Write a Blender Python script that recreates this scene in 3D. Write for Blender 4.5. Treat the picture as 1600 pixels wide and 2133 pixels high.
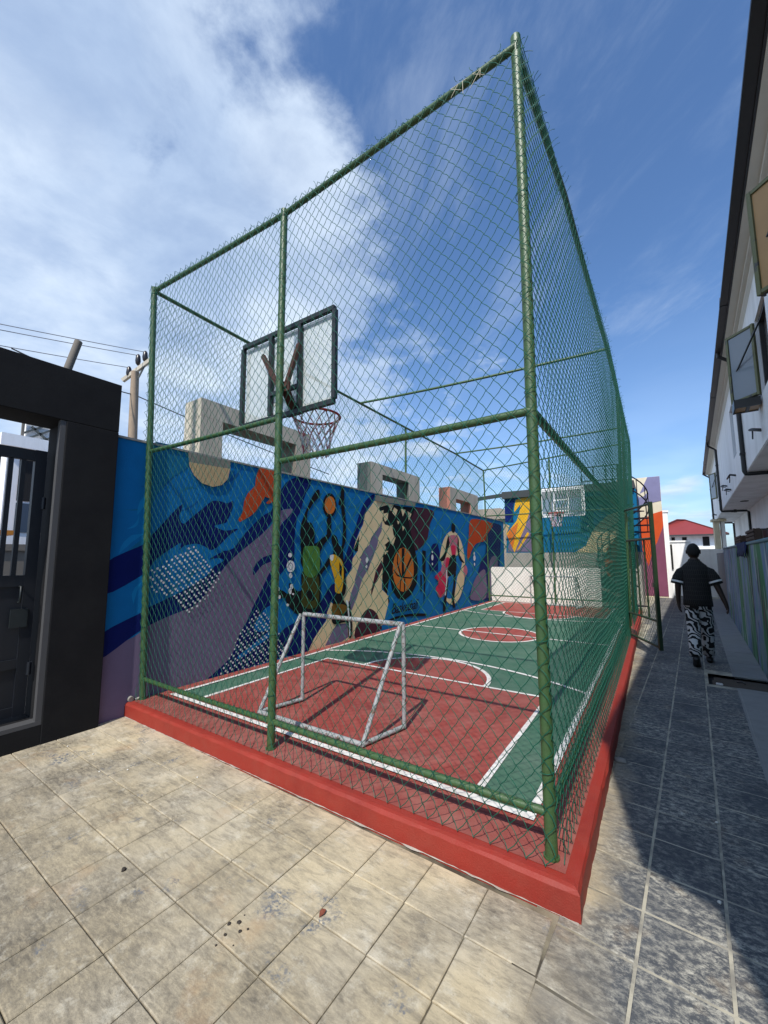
import bpy, bmesh, math, random
import numpy as np
from mathutils import Vector, Matrix
from mathutils.geometry import tessellate_polygon

random.seed(7); rng = np.random.default_rng(7)
for o in list(bpy.data.objects): bpy.data.objects.remove(o)
SC = bpy.context.scene
COL = SC.collection

# ------------------------------------------------------------------ camera, sky, sun, exposure
cam_d = bpy.data.cameras.new("camera"); cam = bpy.data.objects.new("camera", cam_d); COL.objects.link(cam)
F_PX, PITCH, ROLL, YAW = 838.0, 0.1090, -0.0038, -0.589
cam_d.sensor_fit = 'HORIZONTAL'; cam_d.sensor_width = 36.0; cam_d.lens = 36.0 * F_PX / 1600.0
cam_d.clip_start = 0.05; cam_d.clip_end = 600
_f = Vector((math.sin(YAW) * math.cos(PITCH), math.cos(YAW) * math.cos(PITCH), math.sin(PITCH)))
_r = Vector((math.cos(YAW), -math.sin(YAW), 0)); _u = _r.cross(_f)
_r2 = math.cos(ROLL) * _r + math.sin(ROLL) * _u; _u2 = -math.sin(ROLL) * _r + math.cos(ROLL) * _u
cam.matrix_world = Matrix(((_r2.x, _u2.x, -_f.x, 0.5115), (_r2.y, _u2.y, -_f.y, -2.228), (_r2.z, _u2.z, -_f.z, 1.6), (0, 0, 0, 1)))
SC.camera = cam
SC.render.resolution_x = 768; SC.render.resolution_y = 1024
SC.view_settings.view_transform = 'Standard'; SC.view_settings.look = 'None'
SC.view_settings.gamma = 1.0; SC.view_settings.use_curve_mapping = False
SC.view_settings.exposure = 0.24

SUN_EL = math.radians(50.0); SUN_VEC = Vector((0.145, -0.632, 0.766)).normalized()   # towards the sun
SUN_AZ = math.atan2(SUN_VEC.x, SUN_VEC.y)
sd = bpy.data.lights.new("sun", 'SUN'); sun = bpy.data.objects.new("sun", sd); COL.objects.link(sun)
sd.energy = 4.0; sd.angle = math.radians(0.6); sd.color = (1.0, 0.95, 0.87)
sun.rotation_euler = SUN_VEC.to_track_quat('Z', 'Y').to_euler(); sun.location = (2, -12, 15)

world = bpy.data.worlds.new("World"); SC.world = world; world.use_nodes = True
def build_world():
    nt = world.node_tree; N = nt.nodes; L = nt.links
    for n in list(N): N.remove(n)
    out = N.new('ShaderNodeOutputWorld'); bg = N.new('ShaderNodeBackground'); bg.inputs['Strength'].default_value = 0.15
    sky = N.new('ShaderNodeTexSky'); sky.sky_type = 'NISHITA'; sky.sun_disc = False
    sky.sun_elevation = SUN_EL; sky.sun_rotation = SUN_AZ
    sky.altitude = 0; sky.air_density = 1.0; sky.dust_density = 1.2; sky.ozone_density = 2.2
    tc = N.new('ShaderNodeTexCoord')
    def mth(op, a, b=None, c=None, clamp=False):
        n = N.new('ShaderNodeMath'); n.operation = op; n.use_clamp = clamp
        for i, v in enumerate((a, b, c)):
            if v is None: continue
            if isinstance(v, (int, float)): n.inputs[i].default_value = v
            else: L.new(v, n.inputs[i])
        return n.outputs[0]
    sep = N.new('ShaderNodeSeparateXYZ'); L.new(tc.outputs['Generated'], sep.inputs[0])
    X, Y, Z = sep.outputs
    # clouds lie on a flat layer overhead: direction projected on that layer
    zz = mth('MAXIMUM', mth('ADD', Z, 0.12), 0.05)
    px = mth('DIVIDE', X, zz); py = mth('DIVIDE', Y, zz)
    comb = N.new('ShaderNodeCombineXYZ'); L.new(px, comb.inputs[0]); L.new(py, comb.inputs[1])
    def noise(scale, detail, rough, dist=0.0, vec=None, stretch=None, loc=(0, 0, 0), rot=0.0):
        mp = N.new('ShaderNodeMapping'); mp.vector_type = 'TEXTURE' if rot else 'POINT'; L.new(vec or comb.outputs[0], mp.inputs[0])
        mp.inputs['Location'].default_value = loc; mp.inputs['Rotation'].default_value = (0, 0, rot)
        mp.inputs['Scale'].default_value = stretch or (1, 1, 1)
        n = N.new('ShaderNodeTexNoise'); L.new(mp.outputs[0], n.inputs['Vector'])
        n.inputs['Scale'].default_value = scale; n.inputs['Detail'].default_value = detail
        n.inputs['Roughness'].default_value = rough; n.inputs['Distortion'].default_value = dist
        return n.outputs['Fac']
    def ramp(v, a, b):
        mr = N.new('ShaderNodeMapRange'); mr.interpolation_type = 'SMOOTHSTEP'; L.new(v, mr.inputs['Value'])
        mr.inputs['From Min'].default_value = a; mr.inputs['From Max'].default_value = b
        return mr.outputs[0]
    big = noise(1.5, 5, 0.52, 0.1, loc=(0.7, 0.35, 0))
    fine = noise(5.5, 10, 0.64, 0.15, loc=(3.1, 1.7, 0))
    # a broad bank of altocumulus to the west (-X), thinning out to the east
    bank = mth('ADD', mth('MULTIPLY', X, -0.95), mth('MULTIPLY', mth('SUBTRACT', big, 0.5), 1.15))
    bank = mth('ADD', bank, mth('MULTIPLY', mth('SUBTRACT', fine, 0.5), 0.46))
    bank = ramp(bank, 0.34, 0.56)
    tex = ramp(noise(3.4, 10, 0.62, 0.3, loc=(1.2, 5.0, 0)), 0.28, 0.72)
    bank_a = mth('MULTIPLY', bank, mth('ADD', mth('MULTIPLY', tex, 0.36), 0.60))
    cir = noise(2.6, 10, 0.64, 0.35, stretch=(0.50, 1.15, 1), rot=math.radians(42), loc=(2.2, 0.9, 0))
    cir = mth('MULTIPLY', ramp(cir, 0.44, 0.80), 0.22)
    low = mth('MULTIPLY', ramp(noise(3.4, 8, 0.55, 0.2, vec=tc.outputs['Generated'], stretch=(1, 1, 3.2), loc=(0.3, 0.9, 0.2)), 0.50, 0.66),
              mth('SUBTRACT', 1.0, ramp(Z, 0.10, 0.34)))
    low = mth('MULTIPLY', low, 0.85)
    veil = mth('MULTIPLY', mth('SUBTRACT', 1.0, ramp(Z, -0.05, 0.55)), 0.30)
    a = mth('MAXIMUM', mth('MAXIMUM', bank_a, cir), mth('MAXIMUM', low, veil))
    a = mth('MINIMUM', a, 0.94)
    shade = N.new('ShaderNodeMix'); shade.data_type = 'RGBA'
    L.new(ramp(noise(2.1, 6, 0.5, 0.2, loc=(4.4, 0.2, 0)), 0.35, 0.68), shade.inputs[0])
    shade.inputs[6].default_value = (3.1, 3.95, 5.3, 1); shade.inputs[7].default_value = (4.8, 5.55, 6.5, 1)
    sat = N.new('ShaderNodeMix'); sat.data_type = 'RGBA'; sat.blend_type = 'MULTIPLY'; sat.inputs[0].default_value = 1.0
    L.new(sky.outputs[0], sat.inputs[6]); sat.inputs[7].default_value = (0.70, 0.90, 1.10, 1)
    mix = N.new('ShaderNodeMix'); mix.data_type = 'RGBA'
    L.new(a, mix.inputs[0]); L.new(sat.outputs[2], mix.inputs[6]); L.new(shade.outputs[2], mix.inputs[7])
    L.new(mix.outputs[2], bg.inputs['Color']); L.new(bg.outputs[0], out.inputs[0])
build_world()

# ------------------------------------------------------------------ materials
MATS = {}
def mat(name, col, rough=0.7, vary=0.12, scale=6.0, bump=0.0, bscale=60.0, metal=0.0, spec=0.5, dirt=None, dirt_amt=0.0, dscale=2.5, col2=None, thr=(0.45, 0.6), c2scale=8.0, dstretch=None):
    if name in MATS: return MATS[name]
    m = bpy.data.materials.new(name); m.use_nodes = True; MATS[name] = m
    nt = m.node_tree; N = nt.nodes; L = nt.links; b = N['Principled BSDF']
    b.inputs['Roughness'].default_value = rough; b.inputs['Metallic'].default_value = metal
    b.inputs['Specular IOR Level'].default_value = spec
    geo = N.new('ShaderNodeNewGeometry'); P = geo.outputs['Position']
    def noise(s, d=6, r=0.6):
        n = N.new('ShaderNodeTexNoise'); L.new(P, n.inputs['Vector']); n.inputs['Scale'].default_value = s
        n.inputs['Detail'].default_value = d; n.inputs['Roughness'].default_value = r; return n.outputs['Fac']
    def ramp(v, a, bb, lo=0.0, hi=1.0):
        r = N.new('ShaderNodeMapRange'); L.new(v, r.inputs['Value']); r.inputs['From Min'].default_value = a; r.inputs['From Max'].default_value = bb
        r.inputs['To Min'].default_value = lo; r.inputs['To Max'].default_value = hi; return r.outputs[0]
    def mixc(f, a, bb, mode='MIX'):
        x = N.new('ShaderNodeMix'); x.data_type = 'RGBA'; x.blend_type = mode
        for i, v in ((0, f), (6, a), (7, bb)):
            if isinstance(v, (float, int)): x.inputs[i].default_value = v
            elif isinstance(v, tuple): x.inputs[i].default_value = (*v, 1)
            else: L.new(v, x.inputs[i])
        return x.outputs[2]
    c = mixc(noise(scale), tuple(x * (1 - vary) for x in col), tuple(min(1, x * (1 + vary)) for x in col))
    if col2: c = mixc(ramp(noise(c2scale, 8, 0.65), *thr), c, tuple(col2))
    if dstretch:
        mp = N.new('ShaderNodeMapping'); L.new(geo.outputs['Position'], mp.inputs[0]); mp.inputs['Scale'].default_value = dstretch; P = mp.outputs[0]
    if dirt: c = mixc(ramp(noise(dscale, 9, 0.68), 0.42, 0.72, 0.0, dirt_amt), c, tuple(dirt))
    L.new(c, b.inputs['Base Color'])
    if bump:
        bm = N.new('ShaderNodeBump'); bm.inputs['Strength'].default_value = bump; bm.inputs['Distance'].default_value = 0.01
        P = geo.outputs['Position']; L.new(noise(bscale, 5, 0.6), bm.inputs['Height']); L.new(bm.outputs[0], b.inputs['Normal'])
    m.diffuse_color = (*col, 1)
    return m

GREEN = mat('green_pipe_paint', (0.040, 0.092, 0.030), 0.42, 0.25, 14, 0.25, 90, dirt=(0.065, 0.085, 0.036), dirt_amt=0.5, dscale=22)
MESHG = mat('green_wire_coating', (0.008, 0.098, 0.062), 0.5, 0.2, 30, spec=0.3)
KERB = mat('red_kerb_paint', (0.275, 0.022, 0.011), 0.65, 0.10, 5, 0.25, 120, dirt=(0.27, 0.055, 0.034), dirt_amt=0.4, dscale=7, col2=(0.215, 0.018, 0.010), thr=(0.50, 0.68), c2scale=2.2)
KERBTOP = mat('faded_red_court_edge', (0.25, 0.055, 0.042), 0.8, 0.10, 5, 0.3, 200, dirt=(0.36, 0.19, 0.15), dirt_amt=0.4, dscale=5)
CRED = mat('red_court_acrylic', (0.27, 0.044, 0.032), 0.8, 0.10, 6, 0.35, 260, dirt=(0.36, 0.15, 0.12), dirt_amt=0.6, dscale=3, col2=(0.20, 0.036, 0.028), thr=(0.50, 0.66), c2scale=1.4)
CGREEN = mat('green_court_acrylic', (0.047, 0.125, 0.078), 0.8, 0.10, 6, 0.35, 260, dirt=(0.12, 0.18, 0.135), dirt_amt=0.6, dscale=3, col2=(0.036, 0.098, 0.062), thr=(0.50, 0.66), c2scale=1.4)
LINE = mat('white_line_paint', (0.74, 0.72, 0.68), 0.75, 0.06, 20, 0.2, 200, dirt=(0.36, 0.30, 0.26), dirt_amt=0.7, dscale=11)
BLACKW = mat('black_portal_paint', (0.008, 0.008, 0.0092), 0.85, 0.2, 3, 0.15, 60, spec=0.2, dirt=(0.018, 0.018, 0.018), dirt_amt=0.5, dscale=2)
GREYW = mat('grey_portal_reveal', (0.06, 0.06, 0.063), 0.8, 0.12, 6, 0.1, 60)
GATEM = mat('dark_blue_gate_paint', (0.008, 0.010, 0.015), 0.5, 0.15, 8)
WHITEW = mat('white_wall_paint', (0.90, 0.90, 0.90), 0.8, 0.05, 1.5, 0.12, 90, dirt=(0.58, 0.57, 0.55), dirt_amt=0.6, dscale=2.6, dstretch=(1, 1, 0.16))
WHITE2 = mat('weathered_white_wall', (0.84, 0.81, 0.75), 0.85, 0.08, 3, 0.3, 40, dirt=(0.58, 0.54, 0.47), dirt_amt=0.5, dscale=3, dstretch=(1, 1, .3))
CONC = mat('bare_concrete', (0.33, 0.31, 0.275), 0.9, 0.15, 5, 0.35, 40, dirt=(0.20, 0.185, 0.16), dirt_amt=0.6, dscale=3)
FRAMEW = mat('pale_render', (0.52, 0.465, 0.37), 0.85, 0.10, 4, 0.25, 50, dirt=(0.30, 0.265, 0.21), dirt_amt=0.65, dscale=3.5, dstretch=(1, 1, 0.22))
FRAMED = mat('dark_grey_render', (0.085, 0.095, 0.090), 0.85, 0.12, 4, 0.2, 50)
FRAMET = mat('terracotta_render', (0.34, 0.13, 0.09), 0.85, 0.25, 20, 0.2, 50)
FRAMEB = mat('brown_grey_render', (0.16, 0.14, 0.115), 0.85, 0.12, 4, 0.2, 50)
GALV = mat('worn_white_goal_paint', (0.30, 0.31, 0.31), 0.5, 0.2, 20, 0.2, 90, col2=(0.12, 0.075, 0.05), thr=(0.55, 0.63), c2scale=22)
STEEL = mat('dark_steel_frame', (0.013, 0.018, 0.020), 0.5, 0.2, 14)
RUST = mat('rusty_steel', (0.045, 0.015, 0.009), 0.85, 0.35, 20, 0.3, 120)
RIMR = mat('red_rim_paint', (0.40, 0.035, 0.030), 0.45, 0.2, 20, col2=(0.08, 0.025, 0.02), thr=(0.55, 0.65), c2scale=20)
NETW = mat('white_red_net_cord', (0.62, 0.58, 0.60), 0.8, 0.1, 20, col2=(0.34, 0.09, 0.10), thr=(0.5, 0.56), c2scale=18)
GUTTER = mat('dark_gutter', (0.020, 0.019, 0.020), 0.5, 0.2, 4)
EAVE = mat('beige_eave_board', (0.62, 0.59, 0.52), 0.8, 0.08, 3)
PIPEB = mat('black_downpipe', (0.016, 0.016, 0.017), 0.4, 0.1, 6)
OLIVE = mat('olive_aluminium', (0.13, 0.135, 0.05), 0.4, 0.2, 30, col2=(0.05, 0.05, 0.05), thr=(0.55, 0.62), c2scale=9)
BRONZE = mat('bronze_aluminium', (0.035, 0.032, 0.028), 0.4, 0.1, 10)
BROWNB = mat('brown_blind', (0.42, 0.235, 0.08), 0.35, 0.2, 3)
ROOFR = mat('red_roof_sheet', (0.24, 0.035, 0.030), 0.6, 0.15, 2, 0.2, 20)
ROOFD = mat('dark_roof_edge', (0.035, 0.035, 0.038), 0.6, 0.1, 5)
WOOD = mat('weathered_pole_wood', (0.34, 0.25, 0.17), 0.85, 0.25, 9, 0.3, 30, dirt=(0.16, 0.12, 0.09), dirt_amt=0.6, dscale=9)
DARKP = mat('dark_porcelain', (0.02, 0.015, 0.015), 0.3, 0.1, 10)
CABLE = mat('black_cable', (0.015, 0.015, 0.018), 0.6, 0.1, 10)
WIREG = mat('grey_power_wire', (0.22, 0.22, 0.24), 0.6, 0.1, 10)
STAIRM = mat('dark_purple_stair_paint', (0.020, 0.014, 0.024), 0.5, 0.2, 8)
SKIN = mat('dark_brown_skin', (0.030, 0.016, 0.010), 0.5, 0.15, 20)
HAIR = mat('black_hair', (0.008, 0.007, 0.007), 0.8, 0.2, 90, 0.6, 220)
SHOE = mat('black_shoe', (0.010, 0.010, 0.010), 0.5, 0.2, 30)
SLAB = mat('grey_concrete_slab', (0.27, 0.265, 0.25), 0.9, 0.12, 5, 0.4, 60, dirt=(0.17, 0.165, 0.155), dirt_amt=0.6, dscale=5)
MUD = mat('brown_rotten_board', (0.075, 0.055, 0.040), 0.9, 0.3, 9, 0.5, 40)
DARK = mat('dark_interior', (0.010, 0.010, 0.011), 0.9, 0.1, 3)
YELLOWW = mat('cream_column_paint', (0.62, 0.52, 0.34), 0.85, 0.1, 3, 0.2, 40, dirt=(0.45, 0.36, 0.24), dirt_amt=0.5, dscale=4)
BRICKB = mat('brown_render', (0.30, 0.25, 0.20), 0.85, 0.15, 4, 0.2, 40)
PAINT = {}
for k, c in dict(navy=(0.002, 0.008, 0.095), purple=(0.160, 0.122, 0.200), blue=(0.003, 0.138, 0.365), teal=(0.005, 0.125, 0.26), cream=(0.72, 0.55, 0.32), greyp=(0.16, 0.135, 0.215),
                 maroon=(0.055, 0.014, 0.026), black=(0.007, 0.007, 0.008), orangeball=(0.56, 0.15, 0.024), green=(0.075, 0.19, 0.035), olive=(0.050, 0.052, 0.010), white=(0.68, 0.68, 0.66),
                 yellow=(0.66, 0.36, 0.018), brownp=(0.16, 0.080, 0.012), crimson=(0.60, 0.025, 0.075), pink=(0.50, 0.15, 0.20), rust=(0.46, 0.060, 0.014), tan=(0.50, 0.36, 0.19),
                 concretep=(0.22, 0.21, 0.17), blue2=(0.006, 0.115, 0.24), skyb=(0.015, 0.20, 0.50), lilac=(0.21, 0.20, 0.33), creamb=(0.70, 0.62, 0.46), orangeb=(0.60, 0.085, 0.022), plum=(0.20, 0.065, 0.115)).items():
    PAINT[k] = mat('mural_' + {'greyp': 'grey_purple', 'concretep': 'grey', 'brownp': 'brown', 'blue2': 'deep_blue', 'skyb': 'sky_blue', 'orangeball': 'orange', 'creamb': 'pale_cream', 'orangeb': 'bright_orange'}.get(k, k), c, 0.8, 0.20, 3.5, 0.3, 70, spec=0.15, dstretch=(1, 1, 0.3),
                   dirt=tuple(x * 0.85 + 0.004 for x in c), dirt_amt=0.5, dscale=2.2)

def glass_mat(name, col, alpha, rough):
    m = bpy.data.materials.new(name); m.use_nodes = True; nt = m.node_tree; N = nt.nodes; L = nt.links
    b = N['Principled BSDF']; b.inputs['Base Color'].default_value = (*col, 1); b.inputs['Roughness'].default_value = rough
    t = N.new('ShaderNodeBsdfTransparent'); x = N.new('ShaderNodeMixShader'); x.inputs[0].default_value = alpha
    L.new(t.outputs[0], x.inputs[1]); L.new(b.outputs[0], x.inputs[2]); L.new(x.outputs[0], N['Material Output'].inputs['Surface'])
    return m
PANE = glass_mat('clouded_acrylic', (0.60, 0.64, 0.62), 0.52, 0.25)
PANE2 = glass_mat('far_clear_acrylic', (0.34, 0.37, 0.37), 0.30, 0.3)
GLASS = glass_mat('blue_window_glass', (0.27, 0.31, 0.35), 0.85, 0.06)
GLASSW = glass_mat('bright_window_glass', (0.40, 0.46, 0.52), 0.9, 0.08)

def paving_mat(name, joints):
    """stamped concrete: cream with dirt in the forecourt, dark slate release powder with cream wear in the alley"""
    m = bpy.data.materials.new(name); m.use_nodes = True; nt = m.node_tree; N = nt.nodes; L = nt.links; b = N['Principled BSDF']
    b.inputs['Roughness'].default_value = 0.82; b.inputs['Specular IOR Level'].default_value = 0.35
    geo = N.new('ShaderNodeNewGeometry'); P = geo.outputs['Position']
    sep = N.new('ShaderNodeSeparateXYZ'); L.new(P, sep.inputs[0])
    def noise(s, d=8, r=0.62, dist=0.0, stretch=(1, 1, 1), rot=0.0):
        mp = N.new('ShaderNodeMapping'); L.new(P, mp.inputs[0]); mp.inputs['Scale'].default_value = stretch; mp.inputs['Rotation'].default_value = (0, 0, rot)
        n = N.new('ShaderNodeTexNoise'); L.new(mp.outputs[0], n.inputs['Vector']); n.inputs['Scale'].default_value = s
        n.inputs['Detail'].default_value = d; n.inputs['Roughness'].default_value = r; n.inputs['Distortion'].default_value = dist; return n.outputs['Fac']
    def ramp(v, a, bb, lo=0.0, hi=1.0):
        r = N.new('ShaderNodeMapRange'); L.new(v, r.inputs['Value']); r.inputs['From Min'].default_value = a; r.inputs['From Max'].default_value = bb
        r.inputs['To Min'].default_value = lo; r.inputs['To Max'].default_value = hi; return r.outputs[0]
    def mth(op, a, bb):
        n = N.new('ShaderNodeMath'); n.operation = op
        for i, v in ((0, a), (1, bb)):
            if isinstance(v, (int, float)): n.inputs[i].default_value = v
            else: L.new(v, n.inputs[i])
        return n.outputs[0]
    def mixc(f, a, bb):
        x = N.new('ShaderNodeMix'); x.data_type = 'RGBA'
        for i, v in ((0, f), (6, a), (7, bb)):
            if isinstance(v, (float, int)): x.inputs[i].default_value = v
            elif isinstance(v, tuple): x.inputs[i].default_value = (*v, 1)
            else: L.new(v, x.inputs[i])
        return x.outputs[2]
    if joints:
        c1, c2 = (0.06, 0.05, 0.036), (0.22, 0.19, 0.13)
        cream = mixc(ramp(noise(3, 4), 0.4, 0.6), c1, c2); slate = mixc(ramp(noise(5, 6), 0.45, 0.6), (0.44, 0.405, 0.315), (0.24, 0.225, 0.19))
    else:
        cream = mixc(noise(2.2, 6), (0.49, 0.40, 0.25), (0.61, 0.52, 0.36))
        cream = mixc(ramp(noise(1.1, 5, 0.55), 0.46, 0.66, 0.0, 0.5), cream, (0.44, 0.42, 0.375))
        streak = noise(15, 12, 0.76, 0.55, (0.45, 1.7, 1), 0.30)
        cream = mixc(ramp(streak, 0.47, 0.70, 0.0, 0.85), cream, (0.17, 0.148, 0.112))
        smudge = mth('MULTIPLY', ramp(noise(1.5, 8, 0.62), 0.44, 0.62), ramp(noise(30, 9, 0.78, 0.3, (0.6, 1.5, 1), 0.3), 0.33, 0.62))
        cream = mixc(mth('MULTIPLY', smudge, 0.95), cream, (0.085, 0.074, 0.058))
        cream = mixc(ramp(noise(0.85, 7, 0.6), 0.54, 0.68, 0.0, 0.45), cream, (0.20, 0.175, 0.14))
        far = ramp(mth('ADD', sep.outputs[1], mth('MULTIPLY', mth('SUBTRACT', noise(1.6, 6, 0.6), 0.5), 1.6)), -0.75, -1.35)
        cream = mixc(mth('MULTIPLY', mth('MULTIPLY', far, ramp(noise(38, 10, 0.8, 0.2, (0.7, 1.4, 1)), 0.30, 0.66)), 0.80), cream, (0.125, 0.108, 0.082))
        cream = mixc(mth('MULTIPLY', ramp(noise(9, 10, 0.75), 0.53, 0.68), 0.55), cream, (0.66, 0.61, 0.49))
        cream = mixc(mth('MULTIPLY', ramp(noise(3.2, 6, 0.6, 0.4), 0.60, 0.68), ramp(noise(55, 6, 0.7), 0.46, 0.56)), cream, (0.13, 0.145, 0.165))
        cream = mixc(mth('MULTIPLY', ramp(noise(2.6, 5), 0.58, 0.74), 0.45), cream, (0.45, 0.27, 0.13))
        cream = mixc(mth('MULTIPLY', ramp(noise(130, 3, 0.6), 0.62, 0.72), 0.5), cream, (0.14, 0.12, 0.09))
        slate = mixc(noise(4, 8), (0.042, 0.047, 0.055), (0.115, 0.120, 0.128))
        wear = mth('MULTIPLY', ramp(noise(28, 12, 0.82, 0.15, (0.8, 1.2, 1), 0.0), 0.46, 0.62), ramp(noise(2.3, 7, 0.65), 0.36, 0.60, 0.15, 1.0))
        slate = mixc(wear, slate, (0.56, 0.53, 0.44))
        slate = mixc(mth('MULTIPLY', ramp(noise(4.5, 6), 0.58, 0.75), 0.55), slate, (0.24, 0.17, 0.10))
    if not joints:
        oi = N.new('ShaderNodeObjectInfo')   # every slab was stamped and weathered a little differently
        tone = ramp(oi.outputs['Random'], 0.0, 1.0, 0.0, 0.32)
        cream = mixc(mth('MULTIPLY', tone, ramp(noise(20, 9, 0.75, 0.2, (0.6, 1.5, 1)), 0.30, 0.62)), cream, (0.15, 0.13, 0.10)); slate = mixc(mth('MULTIPLY', tone, 0.7), slate, (0.045, 0.05, 0.06))
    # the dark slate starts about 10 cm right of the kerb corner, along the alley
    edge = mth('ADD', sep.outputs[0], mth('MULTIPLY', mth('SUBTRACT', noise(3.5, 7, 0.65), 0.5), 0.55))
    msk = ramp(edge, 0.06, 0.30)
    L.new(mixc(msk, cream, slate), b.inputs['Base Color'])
    bm = N.new('ShaderNodeBump'); bm.inputs['Strength'].default_value = 0.5; bm.inputs['Distance'].default_value = 0.006
    L.new(mth('ADD', noise(14, 10, 0.7, 0.8, (0.6, 1.4, 1), 0.3), mth('MULTIPLY', noise(90, 4), 0.35)), bm.inputs['Height']); L.new(bm.outputs[0], b.inputs['Normal'])
    return m
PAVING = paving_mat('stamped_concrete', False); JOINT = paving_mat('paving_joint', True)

def shirt_mat():
    m = bpy.data.materials.new('black_shirt_dashes'); m.use_nodes = True; nt = m.node_tree; N = nt.nodes; L = nt.links; b = N['Principled BSDF']
    b.inputs['Roughness'].default_value = 0.9
    tc = N.new('ShaderNodeTexCoord'); br = N.new('ShaderNodeTexBrick'); mp = N.new('ShaderNodeMapping'); L.new(tc.outputs['Object'], mp.inputs[0])
    mp.inputs['Rotation'].default_value = (math.radians(90), 0, 0); L.new(mp.outputs[0], br.inputs['Vector'])
    br.inputs['Color1'].default_value = (0.0060, 0.0060, 0.0065, 1); br.inputs['Color2'].default_value = (0.009, 0.009, 0.009, 1); br.inputs['Mortar'].default_value = (0.045, 0.043, 0.040, 1)
    br.inputs['Scale'].default_value = 1.0; br.inputs['Brick Width'].default_value = 0.022; br.inputs['Row Height'].default_value = 0.06; br.inputs['Mortar Size'].default_value = 0.0035
    n = N.new('ShaderNodeTexNoise'); n.inputs['Scale'].default_value = 70; L.new(tc.outputs['Object'], n.inputs['Vector'])
    x = N.new('ShaderNodeMix'); x.data_type = 'RGBA'; L.new(n.outputs['Fac'], x.inputs[0]); x.inputs[6].default_value = (0.006, 0.006, 0.006, 1); L.new(br.outputs['Color'], x.inputs[7])
    L.new(x.outputs[2], b.inputs['Base Color']); return m
def zebra_mat():
    m = bpy.data.materials.new('black_white_swirl_print'); m.use_nodes = True; nt = m.node_tree; N = nt.nodes; L = nt.links; b = N['Principled BSDF']
    b.inputs['Roughness'].default_value = 0.9
    tc = N.new('ShaderNodeTexCoord'); w = N.new('ShaderNodeTexWave'); L.new(tc.outputs['Object'], w.inputs['Vector'])
    w.bands_direction = 'DIAGONAL'; w.inputs['Scale'].default_value = 6.2; w.inputs['Distortion'].default_value = 15.0; w.inputs['Detail'].default_value = 1.6; w.inputs['Detail Scale'].default_value = 1.1
    r = N.new('ShaderNodeMapRange'); L.new(w.outputs['Fac'], r.inputs['Value']); r.inputs['From Min'].default_value = 0.50; r.inputs['From Max'].default_value = 0.58
    x = N.new('ShaderNodeMix'); x.data_type = 'RGBA'; L.new(r.outputs[0], x.inputs[0]); x.inputs[6].default_value = (0.008, 0.008, 0.009, 1); x.inputs[7].default_value = (0.55, 0.55, 0.54, 1)
    L.new(x.outputs[2], b.inputs['Base Color']); return m
def graffiti_mat():
    """fence wall of long loose vertical brush strokes in blue, teal, green and grey"""
    m = bpy.data.materials.new('brushed_blue_green_paint'); m.use_nodes = True; nt = m.node_tree; N = nt.nodes; L = nt.links; b = N['Principled BSDF']
    b.inputs['Roughness'].default_value = 0.7
    tc = N.new('ShaderNodeTexCoord')
    def noise(s, d, r, st, dist=0.0, loc=(0, 0, 0)):
        mp = N.new('ShaderNodeMapping'); L.new(tc.outputs['Object'], mp.inputs[0]); mp.inputs['Scale'].default_value = st; mp.inputs['Location'].default_value = loc
        n = N.new('ShaderNodeTexNoise'); L.new(mp.outputs[0], n.inputs['Vector']); n.inputs['Scale'].default_value = s; n.inputs['Detail'].default_value = d
        n.inputs['Roughness'].default_value = r; n.inputs['Distortion'].default_value = dist; return n.outputs['Fac']
    cr = N.new('ShaderNodeValToRGB'); L.new(noise(1.0, 6, 0.62, (1, 0.95, 0.22), 1.3), cr.inputs[0])
    e = cr.color_ramp.elements; e[0].position = 0.30; e[0].color = (0.015, 0.080, 0.045, 1); e[1].position = 0.70; e[1].color = (0.24, 0.38, 0.46, 1)
    for p, c in ((0.40, (0.035, 0.22, 0.075)), (0.46, (0.17, 0.28, 0.27)), (0.52, (0.10, 0.19, 0.36)), (0.58, (0.24, 0.29, 0.36)), (0.63, (0.035, 0.25, 0.31))):
        k = e.new(p); k.color = (*c, 1)
    def over(prev, v, a, bb, col):
        r = N.new('ShaderNodeMapRange'); L.new(v, r.inputs['Value']); r.inputs['From Min'].default_value = a; r.inputs['From Max'].default_value = bb
        x = N.new('ShaderNodeMix'); x.data_type = 'RGBA'; L.new(r.outputs[0], x.inputs[0]); L.new(prev, x.inputs[6]); x.inputs[7].default_value = (*col, 1); return x.outputs[2]
    c = over(cr.outputs[0], noise(3.2, 3, 0.5, (1, 1.2, 0.17), 1.6, (3, 1, 0)), 0.60, 0.64, (0.010, 0.018, 0.030))
    c = over(c, noise(4.4, 3, 0.5, (1, 1.2, 0.15), 1.6, (1, 7, 2)), 0.63, 0.67, (0.50, 0.54, 0.53))
    c = over(c, noise(1.4, 3, 0.5, (1, 1, 0.2), 0.8, (5, 2, 2)), 0.66, 0.69, (0.22, 0.07, 0.07))
    L.new(c, b.inputs['Base Color'])
    return m
SHIRT, ZEBRA, GRAFF = shirt_mat(), zebra_mat(), graffiti_mat()

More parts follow.
